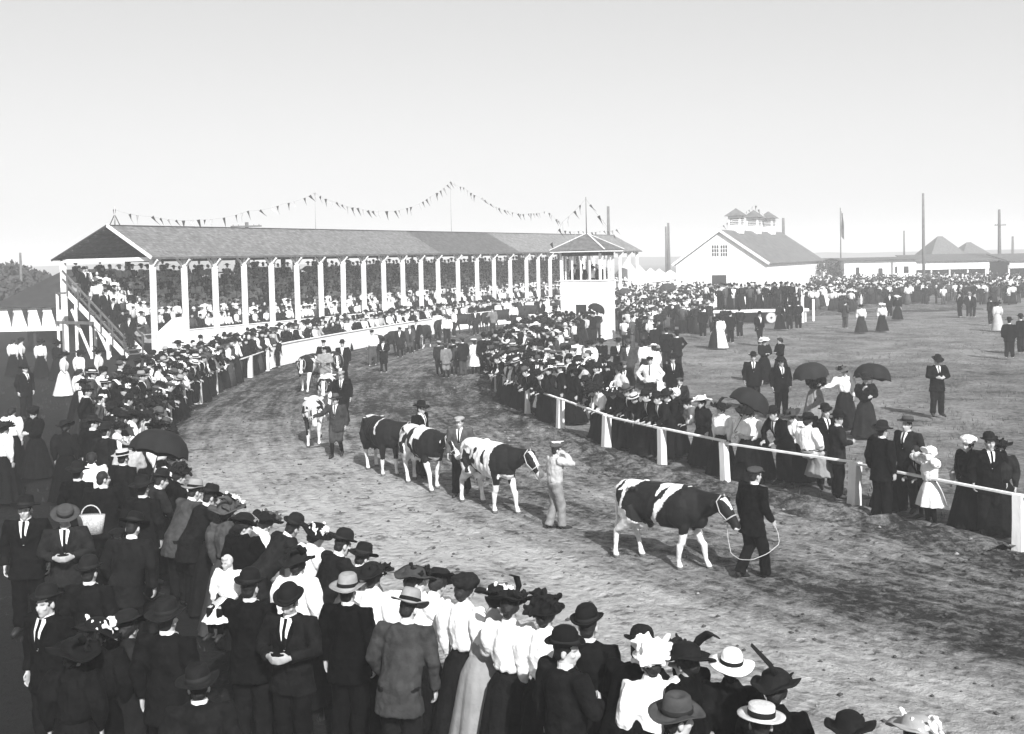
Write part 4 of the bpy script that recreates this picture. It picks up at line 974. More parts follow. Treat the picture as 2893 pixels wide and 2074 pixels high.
def blobs(rr, n, c, sp, s):
    mb = MB()
    for k in range(n):
        cl = lambda g: max(-1.5, min(1.5, g))
        p = Vector((c[0]+sp[0]*cl(rr.gauss(0, 1)), c[1]+sp[1]*cl(rr.gauss(0, 1)), c[2]+abs(sp[2]*cl(rr.gauss(0, 1)))-.02)); r = s*rr.uniform(.5, 1.2)
        e = Euler((rr.random()*6, rr.random()*6, 0)).to_matrix()
        for q in range(3):
            f = Euler((rr.random()*6, rr.random()*6, q*2)).to_matrix(); mb.ell(p+f @ Vector((r*.55, 0, 0)), (r*.75, r*.5, r*.22), f, 7, 4)
    return mb
for v in range(7):
    rr = random.Random(50+v); br = rr.uniform(.185, .235); up = rr.uniform(-.03, .05); ph = rr.random()*6; ch = rr.uniform(.07, .12)
    def wob(a, j, up=up, ph=ph): return 0 if j < 4 else (up*math.cos(a+ph)+.028*math.sin(2*a+ph*2)+.012*math.sin(5*a+ph))*min(1, (j-3)/2 if j < 7 else 1)
    base = MB().lathe([(.001, ch), (.07, ch*.97), (.105, ch*.7), (.112, .02), (.13, .0), (br*.8, -.006), (br, .002), (br+.001, .012), (br*.8, .004), (.11, -.008), (.07, -.01)], 1, 1.06, 28, (0, -.015, .075), wob).mesh('ladyhat')
    L = [('hat', base, 'hat'), ('hat_flowers', voxel(blobs(rr, 40 if v != 5 else 16, (rr.uniform(-.04, .04), rr.uniform(-.06, .06), .10), (.07, .075, .045), .042), .0115, 1), 'trim')]
    if v in (1, 4, 6):
        a0 = rr.uniform(-1, 1); mb = MB(); pts = [Vector((.06, -.02, .10)), Vector((.10, -.07, .20)), Vector((.10, -.16, .27)), Vector((.07, -.26, .27))]
        mb.loft([(p, Vector((.012+.02*math.sin(math.pi*i/3.2), 0, 0)), Vector((0, .02+.025*math.sin(math.pi*i/3.2), .01))) for i, p in enumerate(pts)], 8); L.append(('feather', mb.mesh('feather'), 'trim'))
    HATS['lady%d' % v] = L
mb = MB(); mb.ell((0, -.015, .115), (.135, .145, .075), Rx(.08), 18, 9); mb.ell((0, -.01, .085), (.125, .135, .06), None, 18, 9); tq = voxel(mb, .013, 2); wrinkle(tq, .02, 20, (1, 1, 1)); HATS['toque'] = [('hat', tq, 'hat')]
rr = random.Random(5); mb = blobs(rr, 80, (0, -.02, .10), (.07, .08, .075), .06); HATS['plume'] = [('hat', MB().lathe([(.001, .12), (.09, .11), (.12, .05), (.125, .0), (.15, -.006), (.155, .004), (.1, -.006), (.07, -.01)], 1, 1.08, 22, (0, -.015, .075)).mesh('pl'), 'hat'), ('hat_flowers', voxel(mb, .013, 2), 'trim')]
mb = MB(); pts = [Vector((.02, -.05, .14)), Vector((-.02, -.12, .27)), Vector((-.08, -.20, .38)), Vector((-.13, -.25, .46))]
mb.loft([(p, Vector((.014*(1-i*.25), .01, 0)), Vector((0, .03*(1-i*.22), .01))) for i, p in enumerate(pts)], 8)
HATS['quill'] = HATS['lady5'][:1]+[('hat_flowers', HATS['lady5'][1][1], 'trim'), ('feather', mb.mesh('quill'), 'trim')]
HATNAME = dict(bowler='bowler hat', fedora='felt hat', boater='straw boater', panama='wide brimmed summer hat', cap='flat cap', bonnet='puffed bonnet', sailor='sailor cap', toque='round toque', plume='tall plumed hat', quill='wide hat with one long quill')
for v, t in enumerate(('flowered', 'plumed', 'heaped', 'ribboned', 'feathered', 'broad', 'swept')): HATNAME['lady%d' % v] = '%s hat' % t
TONE = dict(k=(M_black, 'black'), d=(M_dark, 'dark'), g=(M_grey, 'grey'), l=(M_light, 'light grey'), w=(M_white, 'white'), c=(M_cream, 'cream'), p=(M_pale, 'pale'))
HT = dict(k=(M_hatK, 'black'), g=(M_hatG, 'grey'), l=(M_hatL, 'light'), s=(M_straw, 'straw'), w=(M_white, 'white'))
PROTO = {}; PEOPLE = []
def person(pt, rz, sex='m', pose='stand', top='k', bot=None, hat='bowler', hm='k', h=None, note='', group=None, mode='feet', trim=None, hair='d', shirt='white', tie='k', lod=None, mir=False, label=None, z0=0.):
    """pt: photo pixel of feet (mode feet), hat top (mode head) or a place (mode at)"""
    PEOPLE.append(dict(pt=pt, rz=R(rz), sex=sex, pose=pose, top=top, bot=bot or ('k' if sex in 'mwb' else top), hat=hat, hm=hm, h=h or dict(m=1.72, w=1.62, b=1.35, g=1.25)[sex], note=note, group=group, mode=mode, trim=trim, hair=hair, shirt=shirt, tie=tie, lod=lod, mir=mir, label=label, z0=z0))
    return PEOPLE[-1]
HATTOP = dict(bowler=.19, fedora=.18, boater=.145, panama=.18, cap=.13, bonnet=.17, sailor=.14, toque=.19, plume=.25, quill=.2, none=.125)
def make_person(d):
    k = (d['sex'], d['pose'])
    # rough distance for the level of detail
    if d['mode'] == 'at': loc = Vector(d['pt'])
    elif d['mode'] == 'feet': loc = G(d['pt'][0], d['pt'][1], d['z0'])
    else: loc = G(d['pt'][0], d['pt'][1], d['h'])
    lod = d['lod'] if d['lod'] is not None else (0 if loc.y < 19 else 1 if loc.y < 36 else 2)
    shirt = d['sex'] == 'm' and d['top'] in 'wc'; key = k+(lod, shirt)
    if key not in PROTO: PROTO[key] = build_fig(d['sex'], d['pose'], lod, shirt)
    p = PROTO[key]; sc = d['h']/1.72
    hs = 1.0 if d['sex'] in 'mw' else (1.14 if d['h'] < 1.3 else 1.06)
    rz = Matrix.Rotation(d['rz'], 3, 'Z')
    if d['mode'] == 'head':
        hp = p['head'] @ Vector((0, -.01, HATTOP.get(d['hat'], .2) if d['hat'] else .125)); hp = Vector((hp.x*(-1 if d['mir'] else 1), hp.y, hp.z))*sc
        q = G(d['pt'][0], d['pt'][1], hp.z); loc = q - rz @ hp; loc.z = 0
        if d.get('clampi') is not None:
            sd_ = side(loc.x, loc.y, INNA)
            if sd_ < d['clampi']:
                i = min(max(closest(INNC, loc), 2), len(INNC)-3); t = (INNC[i+2]-INNC[i-2]).normalized(); loc += Vector((t.y, -t.x, 0))*(d['clampi']-sd_)
    else: loc = loc.copy()
    if d['mode'] == 'feet': loc.z = d['z0'] if d['z0'] else .02
    root = empty('person', loc, d['rz'], sc)
    if d['mir']: root.scale = (-sc, sc, sc)
    role = dict(skin=M_skin, top=TONE[d['top']][0], bot=TONE[d['bot']][0], shirt=M_white if d['shirt'] == 'white' else M_grey, tie=TONE[d['tie']][0], white=M_white, black=M_black, shoe=M_shoe, belt=M_white if d['hair'] == 'f' else M_black)
    for nm, me, rl, _ in p['parts']:
        if lod == 2 and nm in ('shoe', 'tie', 'belt'): continue
        if nm == 'shirt_front' and d['shirt'] == 'none': continue
        if nm == 'tie' and (d['shirt'] == 'none' or d['tie'] == 'w'): continue
        obj(nm, me, role[rl], root)
    hmx = p['head'] @ Matrix.Scale(hs, 4)
    if d['hair']: obj('hair', HAIR['m' if d['sex'] in 'mb' else d['sex']], M_hairD if d['hair'] == 'd' else M_hairF, root, hmx)
    if d['hat']:
        hm = HT[d['hm']][0]; tr = {None: M_hatK, 'w': M_white, 'g': M_hatG, 'l': M_hatL, 'k': M_hatK}[d['trim']]
        rr = {'hat': hm, 'band': M_hatK if d['hm'] in 'slw' else M_silk, 'trim': tr}
        ho = None
        tilt = Matrix.Rotation(rnd.uniform(-.1, .1), 4, 'Y') @ Matrix.Rotation(rnd.uniform(-.1, .08), 4, 'X')
        for nm, me, rl in HATS[d['hat']]:
            if ho is None: ho = obj(nm, me, rr[rl], root, hmx @ tilt @ Matrix.Scale(1.07, 4))
            else:
                if lod == 2 and nm == 'hat_band' and d['hm'] == 'k': continue
                obj(nm, me, rr[rl], ho)
    d['root'] = root; d['proto'] = p; d['sc'] = sc
    kind = dict(m='man', w='woman', b='boy', g='girl')[d['sex']]
    hn = ('%s %s' % (HT[d['hm']][1], HATNAME[d['hat']])) if d['hat'] else 'bare head'
    hn = hn.replace('straw straw', 'straw')
    if d['sex'] in 'mb': wear = 'shirt sleeves' if d['top'] == 'w' else '%s %s' % (TONE[d['top']][1], 'suit' if d['bot'] == d['top'] or d['bot'] in 'kd' and d['top'] in 'kd' else 'jacket')
    elif d['sex'] == 'g': wear = '%s dress' % TONE[d['top']][1]
    else: wear = ('%s blouse' % TONE[d['top']][1]) if d['top'] != d['bot'] else '%s dress' % TONE[d['top']][1]
    lab = d['label'] or '%s, %s, %s, %s' % (kind, hn, wear, d['note'])
    tag(root, ' '.join(lab.split()), 'person', d['group'])
    return root
# ---- umbrella
def umbrella_mesh(r=.52, n=8, m=5):
    V = []; Fq = []; h = r*.86
    for j in range(m+1):
        t = j/m
        for i in range(n*4):
            a = 2*math.pi*i/(n*4); ph = (i % 4)/4; sc = 1-.10*t*math.sin(math.pi*ph)-.0
            rr_ = r*math.sin(t*math.pi*.5)**.95*sc; z = h*math.cos(t*math.pi*.5)**.9+.035*t*math.sin(math.pi*ph)
            V.append((rr_*math.cos(a), rr_*math.sin(a), z))
    N4 = n*4
    for j in range(m):
        for i in range(N4): Fq.append((j*N4+i, (j+1)*N4+i, (j+1)*N4+(i+1) % N4, j*N4+(i+1) % N4))
    mb = MB(); mb.add(V, Fq); c = mb.mesh('canopy'); mb = MB(); mb.tube([(0, 0, h+.06), (0, 0, -.55)], .008, 6); sh_ = mb.mesh('shaft')
    mb = MB(); mb.tube([(0, 0, -.55), (0, 0, -.64), (.02, 0, -.67), (.05, 0, -.66), (.06, 0, -.62)], .012, 6); hd = mb.mesh('handle')
    ribs = []
    for i in range(n):
        a = 2*math.pi*i/n; mb = MB(); mb.tube([(r*math.sin(t*math.pi*.5)**.95*math.cos(a)*.985, r*math.sin(t*math.pi*.5)**.95*math.sin(a)*.985, h*math.cos(t*math.pi*.5)**.9-.012) for t in (.02, .3, .6, .85, .99)], .004, 4); ribs.append(mb.mesh('rib'))
    return c, sh_, hd, ribs
UMB = umbrella_mesh()
def umbrella(loc, tilt=(0, 0), sc=1, label='', group=None, m=None):
    o = empty('umbrella', loc); o.rotation_euler = (tilt[0], tilt[1], rnd.random()); o.scale = (sc,)*3; tag(o, label, 'umbrella', group)
    obj('canopy', UMB[0], m or M_silk, o); obj('shaft', UMB[1], M_woodD, o); obj('handle', UMB[2], M_woodD, o)
    for r_ in UMB[3]: obj('rib', r_, M_woodD, o)
    return o
# ================================================================== CATTLE
def build_cow(vox, swing, head_dn=0., hy=0., bull=1.):
    b = MB(); X = Vector((1, 0, 0)); Z = Vector((0, 0, 1))
    def sec(y, z, w, h): return ((0, y, z), X*w, Z*h)
    b.loft([sec(*s) for s in ((-.89, 1.09, .09, .10), (-.83, 1.06, .20, .22), (-.66, 1.03, .265, .285), (-.38, 1.0, .29, .305), (-.05, .985, .335, .335), (.25, .99, .325, .335), (.46, 1.0, .26, .33), (.60, 1.0, .20, .29), (.70, 1.02, .11, .19))], 22)
    b.ell((0, -.40, 1.24), (.12, .30, .075), None, 12, 8); b.ell((0, .25, 1.25), (.09, .25, .085), None, 12, 8)
    for s in (-1, 1): b.ell((s*.225, -.50, 1.225), (.07, .09, .06)); b.ell((s*.17, .40, 1.12), (.06, .07, .16)); b.ell((s*.10, -.84, 1.16), (.06, .06, .06)); b.ell((s*.21, .34, .95), (.10, .19, .27), None, 12, 8); b.ell((s*.17, -.60, .88), (.125, .21, .27), None, 12, 8)
    b.ell((0, .58, .83), (.11, .17, .17)); b.ell((0, -.42, .64), (.14, .19, .12)); b.ell((0, .05, .72), (.2, .5, .10), None, 12, 8)
    for sx_ in (-.06, .06):
        for sy_ in (-.34, -.50): b.tube([(sx_, sy_, .57), (sx_, sy_, .49)], [.022, .016], 6)
    hr = Matrix.Rotation(hy, 3, 'Z')
    base = Vector((0, .50, 1.06))
    def hp(y, z, f=1): return base + Matrix.Rotation(hy*f, 3, 'Z') @ Vector((0, y-.50, z-1.06-head_dn*f))
    poll = hp(1.0, 1.30); nk = [(base, .165, .275), (hp(.72, 1.14, .5), .125, .215), (hp(.90, 1.22, .9), .10, .155), (poll+hr @ Vector((0, .02, -.03)), .085, .12)]
    b.loft([(c, X*w, (Z*.9+Vector((0, -.35, 0))).normalized()*h) for c, w, h in nk], 16)
    fd = hr @ Vector((0, .62, -.78)); up = hr @ Vector((0, .78, .62)); xx = hr @ X
    b.loft([(poll-fd*.04, xx*.07, up*.05), (poll+fd*.04, xx*.098, up*.105), (poll+fd*.15, xx*.107, up*.112), (poll+fd*.27, xx*.083, up*.095), (poll+fd*.40, xx*.066, up*.078), (poll+fd*.47, xx*.077, up*.075), (poll+fd*.52, xx*.066, up*.058), (poll+fd*.54, xx*.03, up*.03)], 16)
    b.loft([(poll+fd*.16-up*.06, xx*.06, up*.09), (poll+fd*.32-up*.05, xx*.045, up*.06), (poll+fd*.46-up*.03, xx*.045, up*.04)], 12)
    for s in (-1, 1):
        e0 = poll+xx*s*.08+fd*.02; e1 = e0+xx*s*.10-Z*.015-fd*.02; e2 = e0+xx*s*.19-Z*.05
        b.loft([(e0, fd*.02, up*.022), (e1, Z*.055, up*.018), (e1.lerp(e2, .6), Z*.048, up*.014), (e2, Z*.012, up*.008)], 8)
        f = swing[0 if s < 0 else 1]; r_ = swing[2 if s < 0 else 3]
        lift = .05 if f > .12 else 0
        b.tube([(s*.17, .38, .86), (s*.165, .42, .70), (s*.15, .44+f*.5, .44), (s*.148, .44+f*.75, .40), (s*.145, .43+f*.95, .16), (s*.145, .46+f*1.05, .09), (s*.145, .475+f*1.08, .03), (s*.145, .48+f*1.08, .0)], [.115, .085, .055, .058, .036, .045, .052, .058], 10)
        b.tube([(s*.17, -.58, .92), (s*.185, -.50, .72), (s*.165, -.64+r_*.45, .56), (s*.15, -.74+r_*.6, .46), (s*.15, -.70+r_*.9, .24), (s*.15, -.69+r_*1.0, .12), (s*.15, -.665+r_*1.05, .05), (s*.15, -.65+r_*1.05, .0)], [.175, .145, .085, .056, .036, .042, .052, .058], 10)
    b.tube([(0, -.86, 1.20), (0, -.93, 1.16), (0, -.955, 1.0), (.01, -.95, .75), (.02, -.94, .60)], [.035, .03, .024, .02, .022], 8)
    b.ell((.02, -.945, .50), (.035, .04, .12))
    me = voxel(b, vox, 2)
    co = coords(me); no = np.empty(len(co)*3); me.vertices.foreach_get('normal', no); no = no.reshape(-1, 3)
    x, y, z = co.T; barrel = np.clip((y+.30)/.12, 0, 1)*np.clip((.34-y)/.12, 0, 1)*np.clip((z-.70)/.1, 0, 1)*np.clip((1.26-z)/.1, 0, 1)*(np.abs(x) > .12)
    d = .007*np.sin((y-.25*z)*44)*barrel
    d -= .035*np.exp(-((y+.42)/.10)**2-((z-1.08)/.09)**2)*(np.abs(x) > .1)          # hollow flank before the hip
    d -= .020*np.exp(-((y+.66)/.10)**2-((z-1.18)/.07)**2)*(np.abs(x) > .06)
    d -= .018*np.exp(-((y-.16)/.05)**2-((z-.95)/.2)**2)*(np.abs(x) > .15)           # behind the shoulder
    d += np.array([.006*noise.noise((p[0]*9, p[1]*9, p[2]*9))+.003*noise.noise((p[0]*25, p[1]*25, p[2]*25)) for p in co])
    co += no*d[:, None]; me.vertices.foreach_set('co', co.ravel()); me.update()
    return dict(mesh=me, poll=poll, fd=fd, up=up, xx=xx)
LEADP = [[(275, 330), (330, 270), (400, 245), (410, 265), (330, 335), (410, 325), (400, 420), (380, 480), (310, 550), (262, 520)],
         [(440, 360), (590, 290), (670, 272), (890, 316), (870, 450), (910, 390), (1000, 360), (1000, 400), (960, 480), (880, 530), (870, 580), (810, 660), (800, 760), (760, 805), (700, 820), (640, 830), (560, 780), (480, 700), (460, 600), (470, 540), (410, 530), (400, 470), (410, 410)],
         [(1130, 375), (1330, 415), (2000, 300), (2000, 900), (1290, 860), (1200, 890), (1110, 870), (1000, 880), (950, 905), (880, 880), (845, 800), (835, 700), (890, 600), (930, 570), (960, 560), (1010, 490), (1070, 430)]]
def pin(x, y, poly):
    c = False; j = len(poly)-1
    for i in range(len(poly)):
        xi, yi = poly[i]; xj, yj = poly[j]
        if (yi > y) != (yj > y) and x < (xj-xi)*(y-yi)/(yj-yi)+xi: c = not c
        j = i
    return c
def mark(kind, p, cw, seed):
    """black (1) or white (0) at a point of the coat"""
    x, y, z = p; w = .035*noise.noise((x*7+seed, y*7, z*7))+.012*noise.noise((x*30, y*30, z*30+seed)); y2 = y+w; z2 = z+.03*noise.noise((x*7, y*7+seed, z*7+9))
    d = Vector(p)-cw['poll']; hf = d.dot(cw['fd']); hx = abs(d.dot(cw['xx'])); hu = d.dot(cw['up'])
    head = hf > -.02 and (d-cw['fd']*hf).length < .24 and y > .75
    n = noise.noise((x*2.2+seed, y*3.1+seed*2, z*2.6)) + .45*noise.noise((x*6, y*7+seed, z*6))
    if kind == 'lead':
        if head: return 0 if (hx < .05-.25*(hf-.1) and .02 < hf < .24 and hu > .05) or (hf > .50 and hu < .03) else 1
        if z < .50 and y > .15 or z < .64+max(0, -y-.33)*.62 and y < -.3: return 0
        zx = 270+(y2+.86)/1.48*1060; back = 230+(zx-350)*.19; bel = 690+(zx-450)*.24; zy = back+(1.33-z2)/.72*(bel-back)
        return 1 if any(pin(zx, zy, q) and pin(zx+13, zy, q) and pin(zx-13, zy, q) and pin(zx, zy+10, q) for q in LEADP) else 0
    if kind == 'solid': return 1
    if kind == 'hereford': return 0 if head or (y > .5 and z < .95 and abs(x) < .16) or z < .2 else 1
    if kind == 'second':
        if head: return 1 if hx > .05 and hf < .42 or hf < -.0 else 0
        if z < .56: return 0
        if y2 > .40 and not (y > .5 and z < .78): return 1
        return 1 if n > .10 and -.62 < y < .2 and .68 < z < 1.2 and abs(x) > .10 else 0
    if kind == 'third':
        if head: return 1 if hx > .06 and hf < .4 else 0
        if z < .5: return 0
        if .10 < y2 < .95 and z > .62 and not (z > 1.12 and y < .35) and not (y > .52 and z < .75): return 1
        return 1 if n > .08 and y < .1 and z > .6 and abs(x) > .08 else 0
    if kind == 'black':
        if head: return 0 if hx < .045 and .04 < hf < .18 and hu > .04 else 1
        if z < .50 and (y < 0 or z < .40): return 0
        return 0 if abs(y2-.30+.25*(z-1.1)) < .035 and z > .98 or (z > 1.27 and y < -.45) else 1
    if kind == 'pale':
        if head: return 1 if hx > .062 and .02 < hf < .36 else 0
        if z < .5: return 1 if n > .42 else 0
        if y > .35 and z < 1.15 and z > .72 and abs(x) > .12: return 1 if n > -.25 else 0
        return 1 if n > .22 and abs(x) > .1 else 0
    if kind == 'striped':
        if head: return 1 if hx > .055 and hf < .42 else 0
        if z < .55: return 0
        return 1 if n > -.02 and z < 1.25 or abs(y2+.1) < .04 and z > 1.2 else 0
    if kind == 'patched':
        if head: return 1 if hx > .04 and hf < .45 else 0
        if z < .52: return 0
        if y > .4 and z > .72: return 1 if x < .1 or n > -.1 else 0
        return 1 if n > .02 or z > 1.25 else 0
    return 0
def coat(dark, light, name):
    m = bpy.data.materials.new(name); m.use_nodes = True; t = m.node_tree; N = t.nodes; L = t.links; b = N['Principled BSDF']; b.inputs['Roughness'].default_value = .7; b.inputs['Specular IOR Level'].default_value = .14
    at = N.new('ShaderNodeAttribute'); at.attribute_name = 'mark'; mr = N.new('ShaderNodeMapRange'); mr.inputs[1].default_value = .25; mr.inputs[2].default_value = .75
    mr.inputs[3].default_value = light; mr.inputs[4].default_value = dark; L.new(at.outputs['Fac'], mr.inputs[0])
    tc = N.new('ShaderNodeTexCoord'); nz = N.new('ShaderNodeTexNoise'); nz.inputs['Scale'].default_value = 7; nz.inputs['Detail'].default_value = 5; L.new(tc.outputs['Object'], nz.inputs[0])
    m2 = N.new('ShaderNodeMapRange'); m2.inputs[1].default_value = .3; m2.inputs[2].default_value = .7; m2.inputs[3].default_value = .62; m2.inputs[4].default_value = 1.12; L.new(nz.outputs[0], m2.inputs[0])
    k = N.new('ShaderNodeMath'); k.operation = 'MULTIPLY'; L.new(mr.outputs[0], k.inputs[0]); L.new(m2.outputs[0], k.inputs[1])
    ah = N.new('ShaderNodeAttribute'); ah.attribute_name = 'hoof'; k2 = N.new('ShaderNodeMath'); k2.operation = 'MULTIPLY'; L.new(k.outputs[0], k2.inputs[0]); L.new(ah.outputs['Fac'], k2.inputs[1])
    cb = N.new('ShaderNodeCombineColor')
    for i in range(3): L.new(k2.outputs[0], cb.inputs[i])
    L.new(cb.outputs[0], b.inputs['Base Color'])
    n2 = N.new('ShaderNodeTexNoise'); n2.inputs['Scale'].default_value = 120; mp = N.new('ShaderNodeMapping'); mp.inputs['Scale'].default_value = (1, 1, .3); L.new(tc.outputs['Object'], mp.inputs[0]); L.new(mp.outputs[0], n2.inputs[0])
    bp = N.new('ShaderNodeBump'); bp.inputs['Strength'].default_value = .25; bp.inputs['Distance'].default_value = .01; L.new(n2.outputs[0], bp.inputs['Height']); L.new(bp.outputs[0], b.inputs['Normal'])
    return m
M_coat = coat(.008, .66, 'piebald_hide'); M_brown = coat(.014, .55, 'dark_red_hide')
WALKS = {'a': (.20, -.14, .10, -.20), 'b': (-.12, .18, -.16, .14), 'c': (.05, -.08, -.10, .12)}
COWP = {}
def cow(loc, heading, kind, walk, lod, label, sc=1., dn=0., hy=0., seed=1., group=None, halter=True, m=None):
    key = (walk, lod, round(dn, 2), round(hy, 2))
    if key not in COWP: COWP[key] = build_cow((.0155, .024, .034)[lod], WALKS[walk], dn, hy)
    cw = COWP[key]; me = cw['mesh'].copy(); co = coords(me)
    a = me.attributes.new('mark', 'FLOAT', 'POINT'); a.data.foreach_set('value', np.array([mark(kind, p, cw, seed) for p in co], dtype=np.float32))
    a = me.attributes.new('hoof', 'FLOAT', 'POINT'); a.data.foreach_set('value', np.where(co[:, 2] < .065, .15, 1).astype(np.float32))
    r = empty('cow', loc, math.atan2(-heading[0], heading[1]), sc); tag(r, label, 'cow', group)
    obj('body', me, m or M_coat, r)
    P, fd, up, xx = cw['poll'], cw['fd'], cw['up'], cw['xx']
    for s in (-1, 1):
        obj('eye', MB().ell(P+fd*.13+xx*s*.098+up*.045, (.016, .02, .018)).mesh('eye'), M_silk, r)
    if halter:
        mb = MB(); n = 14
        loop = [P+fd*.33+xx*.092*math.sin(i/n*6.2832)+up*(.112*math.cos(i/n*6.2832)-.02) for i in range(n+1)]; mb.tube(loop, .011, 5)
        for s in (-1, 1): mb.tube([P+fd*.33+xx*s*.09-up*.03, P+fd*.18+xx*s*.115-up*.05, P+fd*.02+xx*s*.11+up*.0, P-fd*.03+xx*s*.04+up*.09], .010, 5)
        obj('halter', mb.mesh('halter'), M_rope, r)
    mw = Matrix.Translation(loc) @ Matrix.Rotation(r.rotation_euler[2], 4, 'Z') @ Matrix.Scale(sc, 4)
    return r, mw @ (P+fd*.36-up*.12)
def rope(pts, label, r=.006):
    c = spline([tuple(p) for p in pts], .06); o = c[0]
    mb = MB(); mb.tube([p-o for p in c], r, 6); q = obj('lead_rope', mb.mesh('rope'), M_rope); q.location = o; tag(q, label, 'rope'); return q
# ================================================================== WHO STANDS WHERE
def face(loc, curve, off=0, flip=False):
    i = closest(curve, loc); i = min(max(i, 2), len(curve)-3); t = (curve[i+2]-curve[i-2]).normalized()
    n = Vector((t.y, -t.x, 0))            # right of the walking direction = infield side
    if flip: n = -n
    return math.degrees(math.atan2(-n.x, n.y))+off
LADY = ['lady0', 'lady1', 'lady2', 'lady3', 'lady4', 'lady5', 'lady6', 'toque']
def H(x, y, sex, pose, off, top, note, bot=None, hat='bowler', hm='k', h=None, **k):
    hh = h or dict(m=1.72, w=1.62, b=1.35, g=1.25)[sex]
    p = G(x, y, hh); fo = face(p, OUTC); rz = off if abs(off) > 100 else fo*(.85 if pose[:4] == 'rail' else .40)+off
    return person((x, y), rz, sex, pose, top, bot, hat, hm, h, note, mode='head', **k)
# ---- crowd below the camera, along the outside rail (pixel of hat top)
H(33, 1150, 'w', 'stand', 20, 'w', 'at the left edge behind the rail', hat=None, h=1.62)
H(88, 1150, 'w', 'front', 150, 'k', 'with clasped hands looking away from the track', hat='toque', h=1.6)
H(184, 1185, 'w', 'stand', 30, 'k', 'standing apart behind the left crowd', hat='lady5')
H(262, 1172, 'm', 'turn', 10, 'k', 'with lit face behind the left crowd', hat='fedora')
H(297, 1192, 'm', 'stand', 0, 'd', 'beside the man with the lit face')
H(321, 1135, 'm', 'stand', 0, 'k', 'near the left white blouses', hat='fedora', h=1.76)
H(334, 1153, 'm', 'turn', 0, 'd', 'behind the left rail crowd', h=1.68)
H(384, 1157, 'w', 'rail', 0, 'w', 'beside the black umbrella', hat='lady0')
H(408, 1130, 'w', 'rail', 10, 'k', 'just past the black umbrella', hat='lady6')
H(362, 1232, 'w', 'turn', 40, 'c', 'with pale ribboned hat next to the umbrella', hat='lady3', hm='l', trim='w', h=1.58)
H(347, 1270, 'm', 'stand', 0, 'k', 'in front of the white blouse', hat='boater', hm='s')
H(258, 1278, 'w', 'stand', 40, 'w', 'bareheaded with hair up', hat=None)
H(218, 1304, 'm', 'stand', 10, 'k', 'showing a white collar behind the blouse', hat='fedora')
H(291, 1330, 'm', 'turn', 30, 'k', 'bareheaded in profile', hat=None)
H(402, 1345, 'm', 'stand', 10, 'k', 'behind the feathered ladies', hat='fedora', h=1.75)
H(463, 1323, 'm', 'rail', 0, 'd', 'beside the lady with upright feathers')
H(517, 1306, 'w', 'rail', 0, 'k', 'with upright feathers and white collar', hat='plume')
H(557, 1354, 'm', 'rail', 10, 'g', 'leaning in a long coat', hat='fedora', hm='l', h=1.74)
H(601, 1369, 'm', 'rail', 0, 'k', 'next to the light hat', hat='fedora')
H(655, 1392, 'w', 'rail', 0, 'k', 'with white flowers piled on it', hat='lady2', trim='w', h=1.6)
H(640, 1412, 'w', 'stand', -6, 'g', 'in a long grey dress with big bow hat', bot='g', hat='lady4', hm='g', trim='g', h=1.66)
H(690, 1448, 'w', 'turn', 0, 'k', 'with smiling face turned to the track', hat='lady5', h=1.6)
H(70, 1400, 'm', 'stand', 190, 'k', 'facing away from the track at the left edge', hat='fedora', h=1.78)
H(181, 1436, 'm', 'front', 195, 'd', 'with dark tie facing the camera', hat='boater', hm='g', h=1.72)
H(332, 1496, 'b', 'stand', 200, 'k', 'with white collar between the suited men', hat='cap', h=1.55)
H(384, 1450, 'm', 'stoop', 15, 'd', 'stooping with round shoulders', hat='fedora', h=1.76)
H(765, 1441, 'w', 'rail2', -10, 'w', 'leaning far over the rail', hat='lady0', trim='g')
H(840, 1450, 'm', 'rail2', -10, 'd', 'bent forward in ribbed coat')
H(902, 1476, 'w', 'rail', -5, 'w', 'with a broad white hat band', hat='lady3', trim='w')
H(977, 1493, 'm', 'rail', -10, 'k', 'hunched next to the white hat band')
H(1031, 1537, 'b', 'rail', 0, 'g', 'peering over the rail', hat='fedora', h=1.55)
H(981, 1622, 'm', 'stand', 0, 'k', 'behind the stooping boy', hat='fedora', hm='l', h=1.70)
H(840, 1553, 'w', 'stand', 5, 'w', 'with full white sleeves behind the ribbed coat', hat='lady1', h=1.62)
H(705, 1605, 'm', 'carry', 8, 'k', 'holding the fair child on his arm', h=1.76)
H(807, 1656, 'm', 'front', 165, 'k', 'looking down at his hands', hat='bowler', h=1.70)
H(1051, 1585, 'w', 'stand', 5, 'w', 'with black flowers heaped on it', hat='lady2', h=1.63)
H(1176, 1593, 'w', 'turn', -10, 'w', 'with plum coloured blooms looking right', hat='lady0', hm='g', h=1.62)
H(1163, 1664, 'm', 'stoop', 0, 'g', 'standing hunched in a long sack coat', hat='fedora', hm='l', bot='d', h=1.74)
H(1247, 1602, 'w', 'rail', -5, 'w', 'with flat crown beside the toque', hat='lady5', h=1.6)
H(1311, 1622, 'w', 'stand', -18, 'w', 'with round fur crown', hat='toque', h=1.64)
H(1412, 1645, 'w', 'rail', 0, 'p', 'with white plumes in a pale striped dress', bot='p', hat='lady2', hm='k', trim='w', h=1.6)
H(1445, 1662, 'w', 'front', 0, 'w', 'with lace yoke and hair comb', hat='lady4', h=1.65)
H(1540, 1671, 'w', 'stand', -12, 'w', 'with tall ostrich plumes', hat='plume', h=1.64)
H(1660, 1708, 'm', 'stand', -5, 'k', 'with white collar beside the plumed lady', h=1.74)
H(1600, 1771, 'm', 'turn', -38, 'k', 'with sharp profile looking right', h=1.74)
H(1817, 1767, 'm', 'rail', 0, 'k', 'half hidden by the great white hat', h=1.72)
H(1838, 1797, 'w', 'stand', 25, 'w', 'with a great white hat', bot='k', hat='plume', hm='w', trim='w', h=1.62)
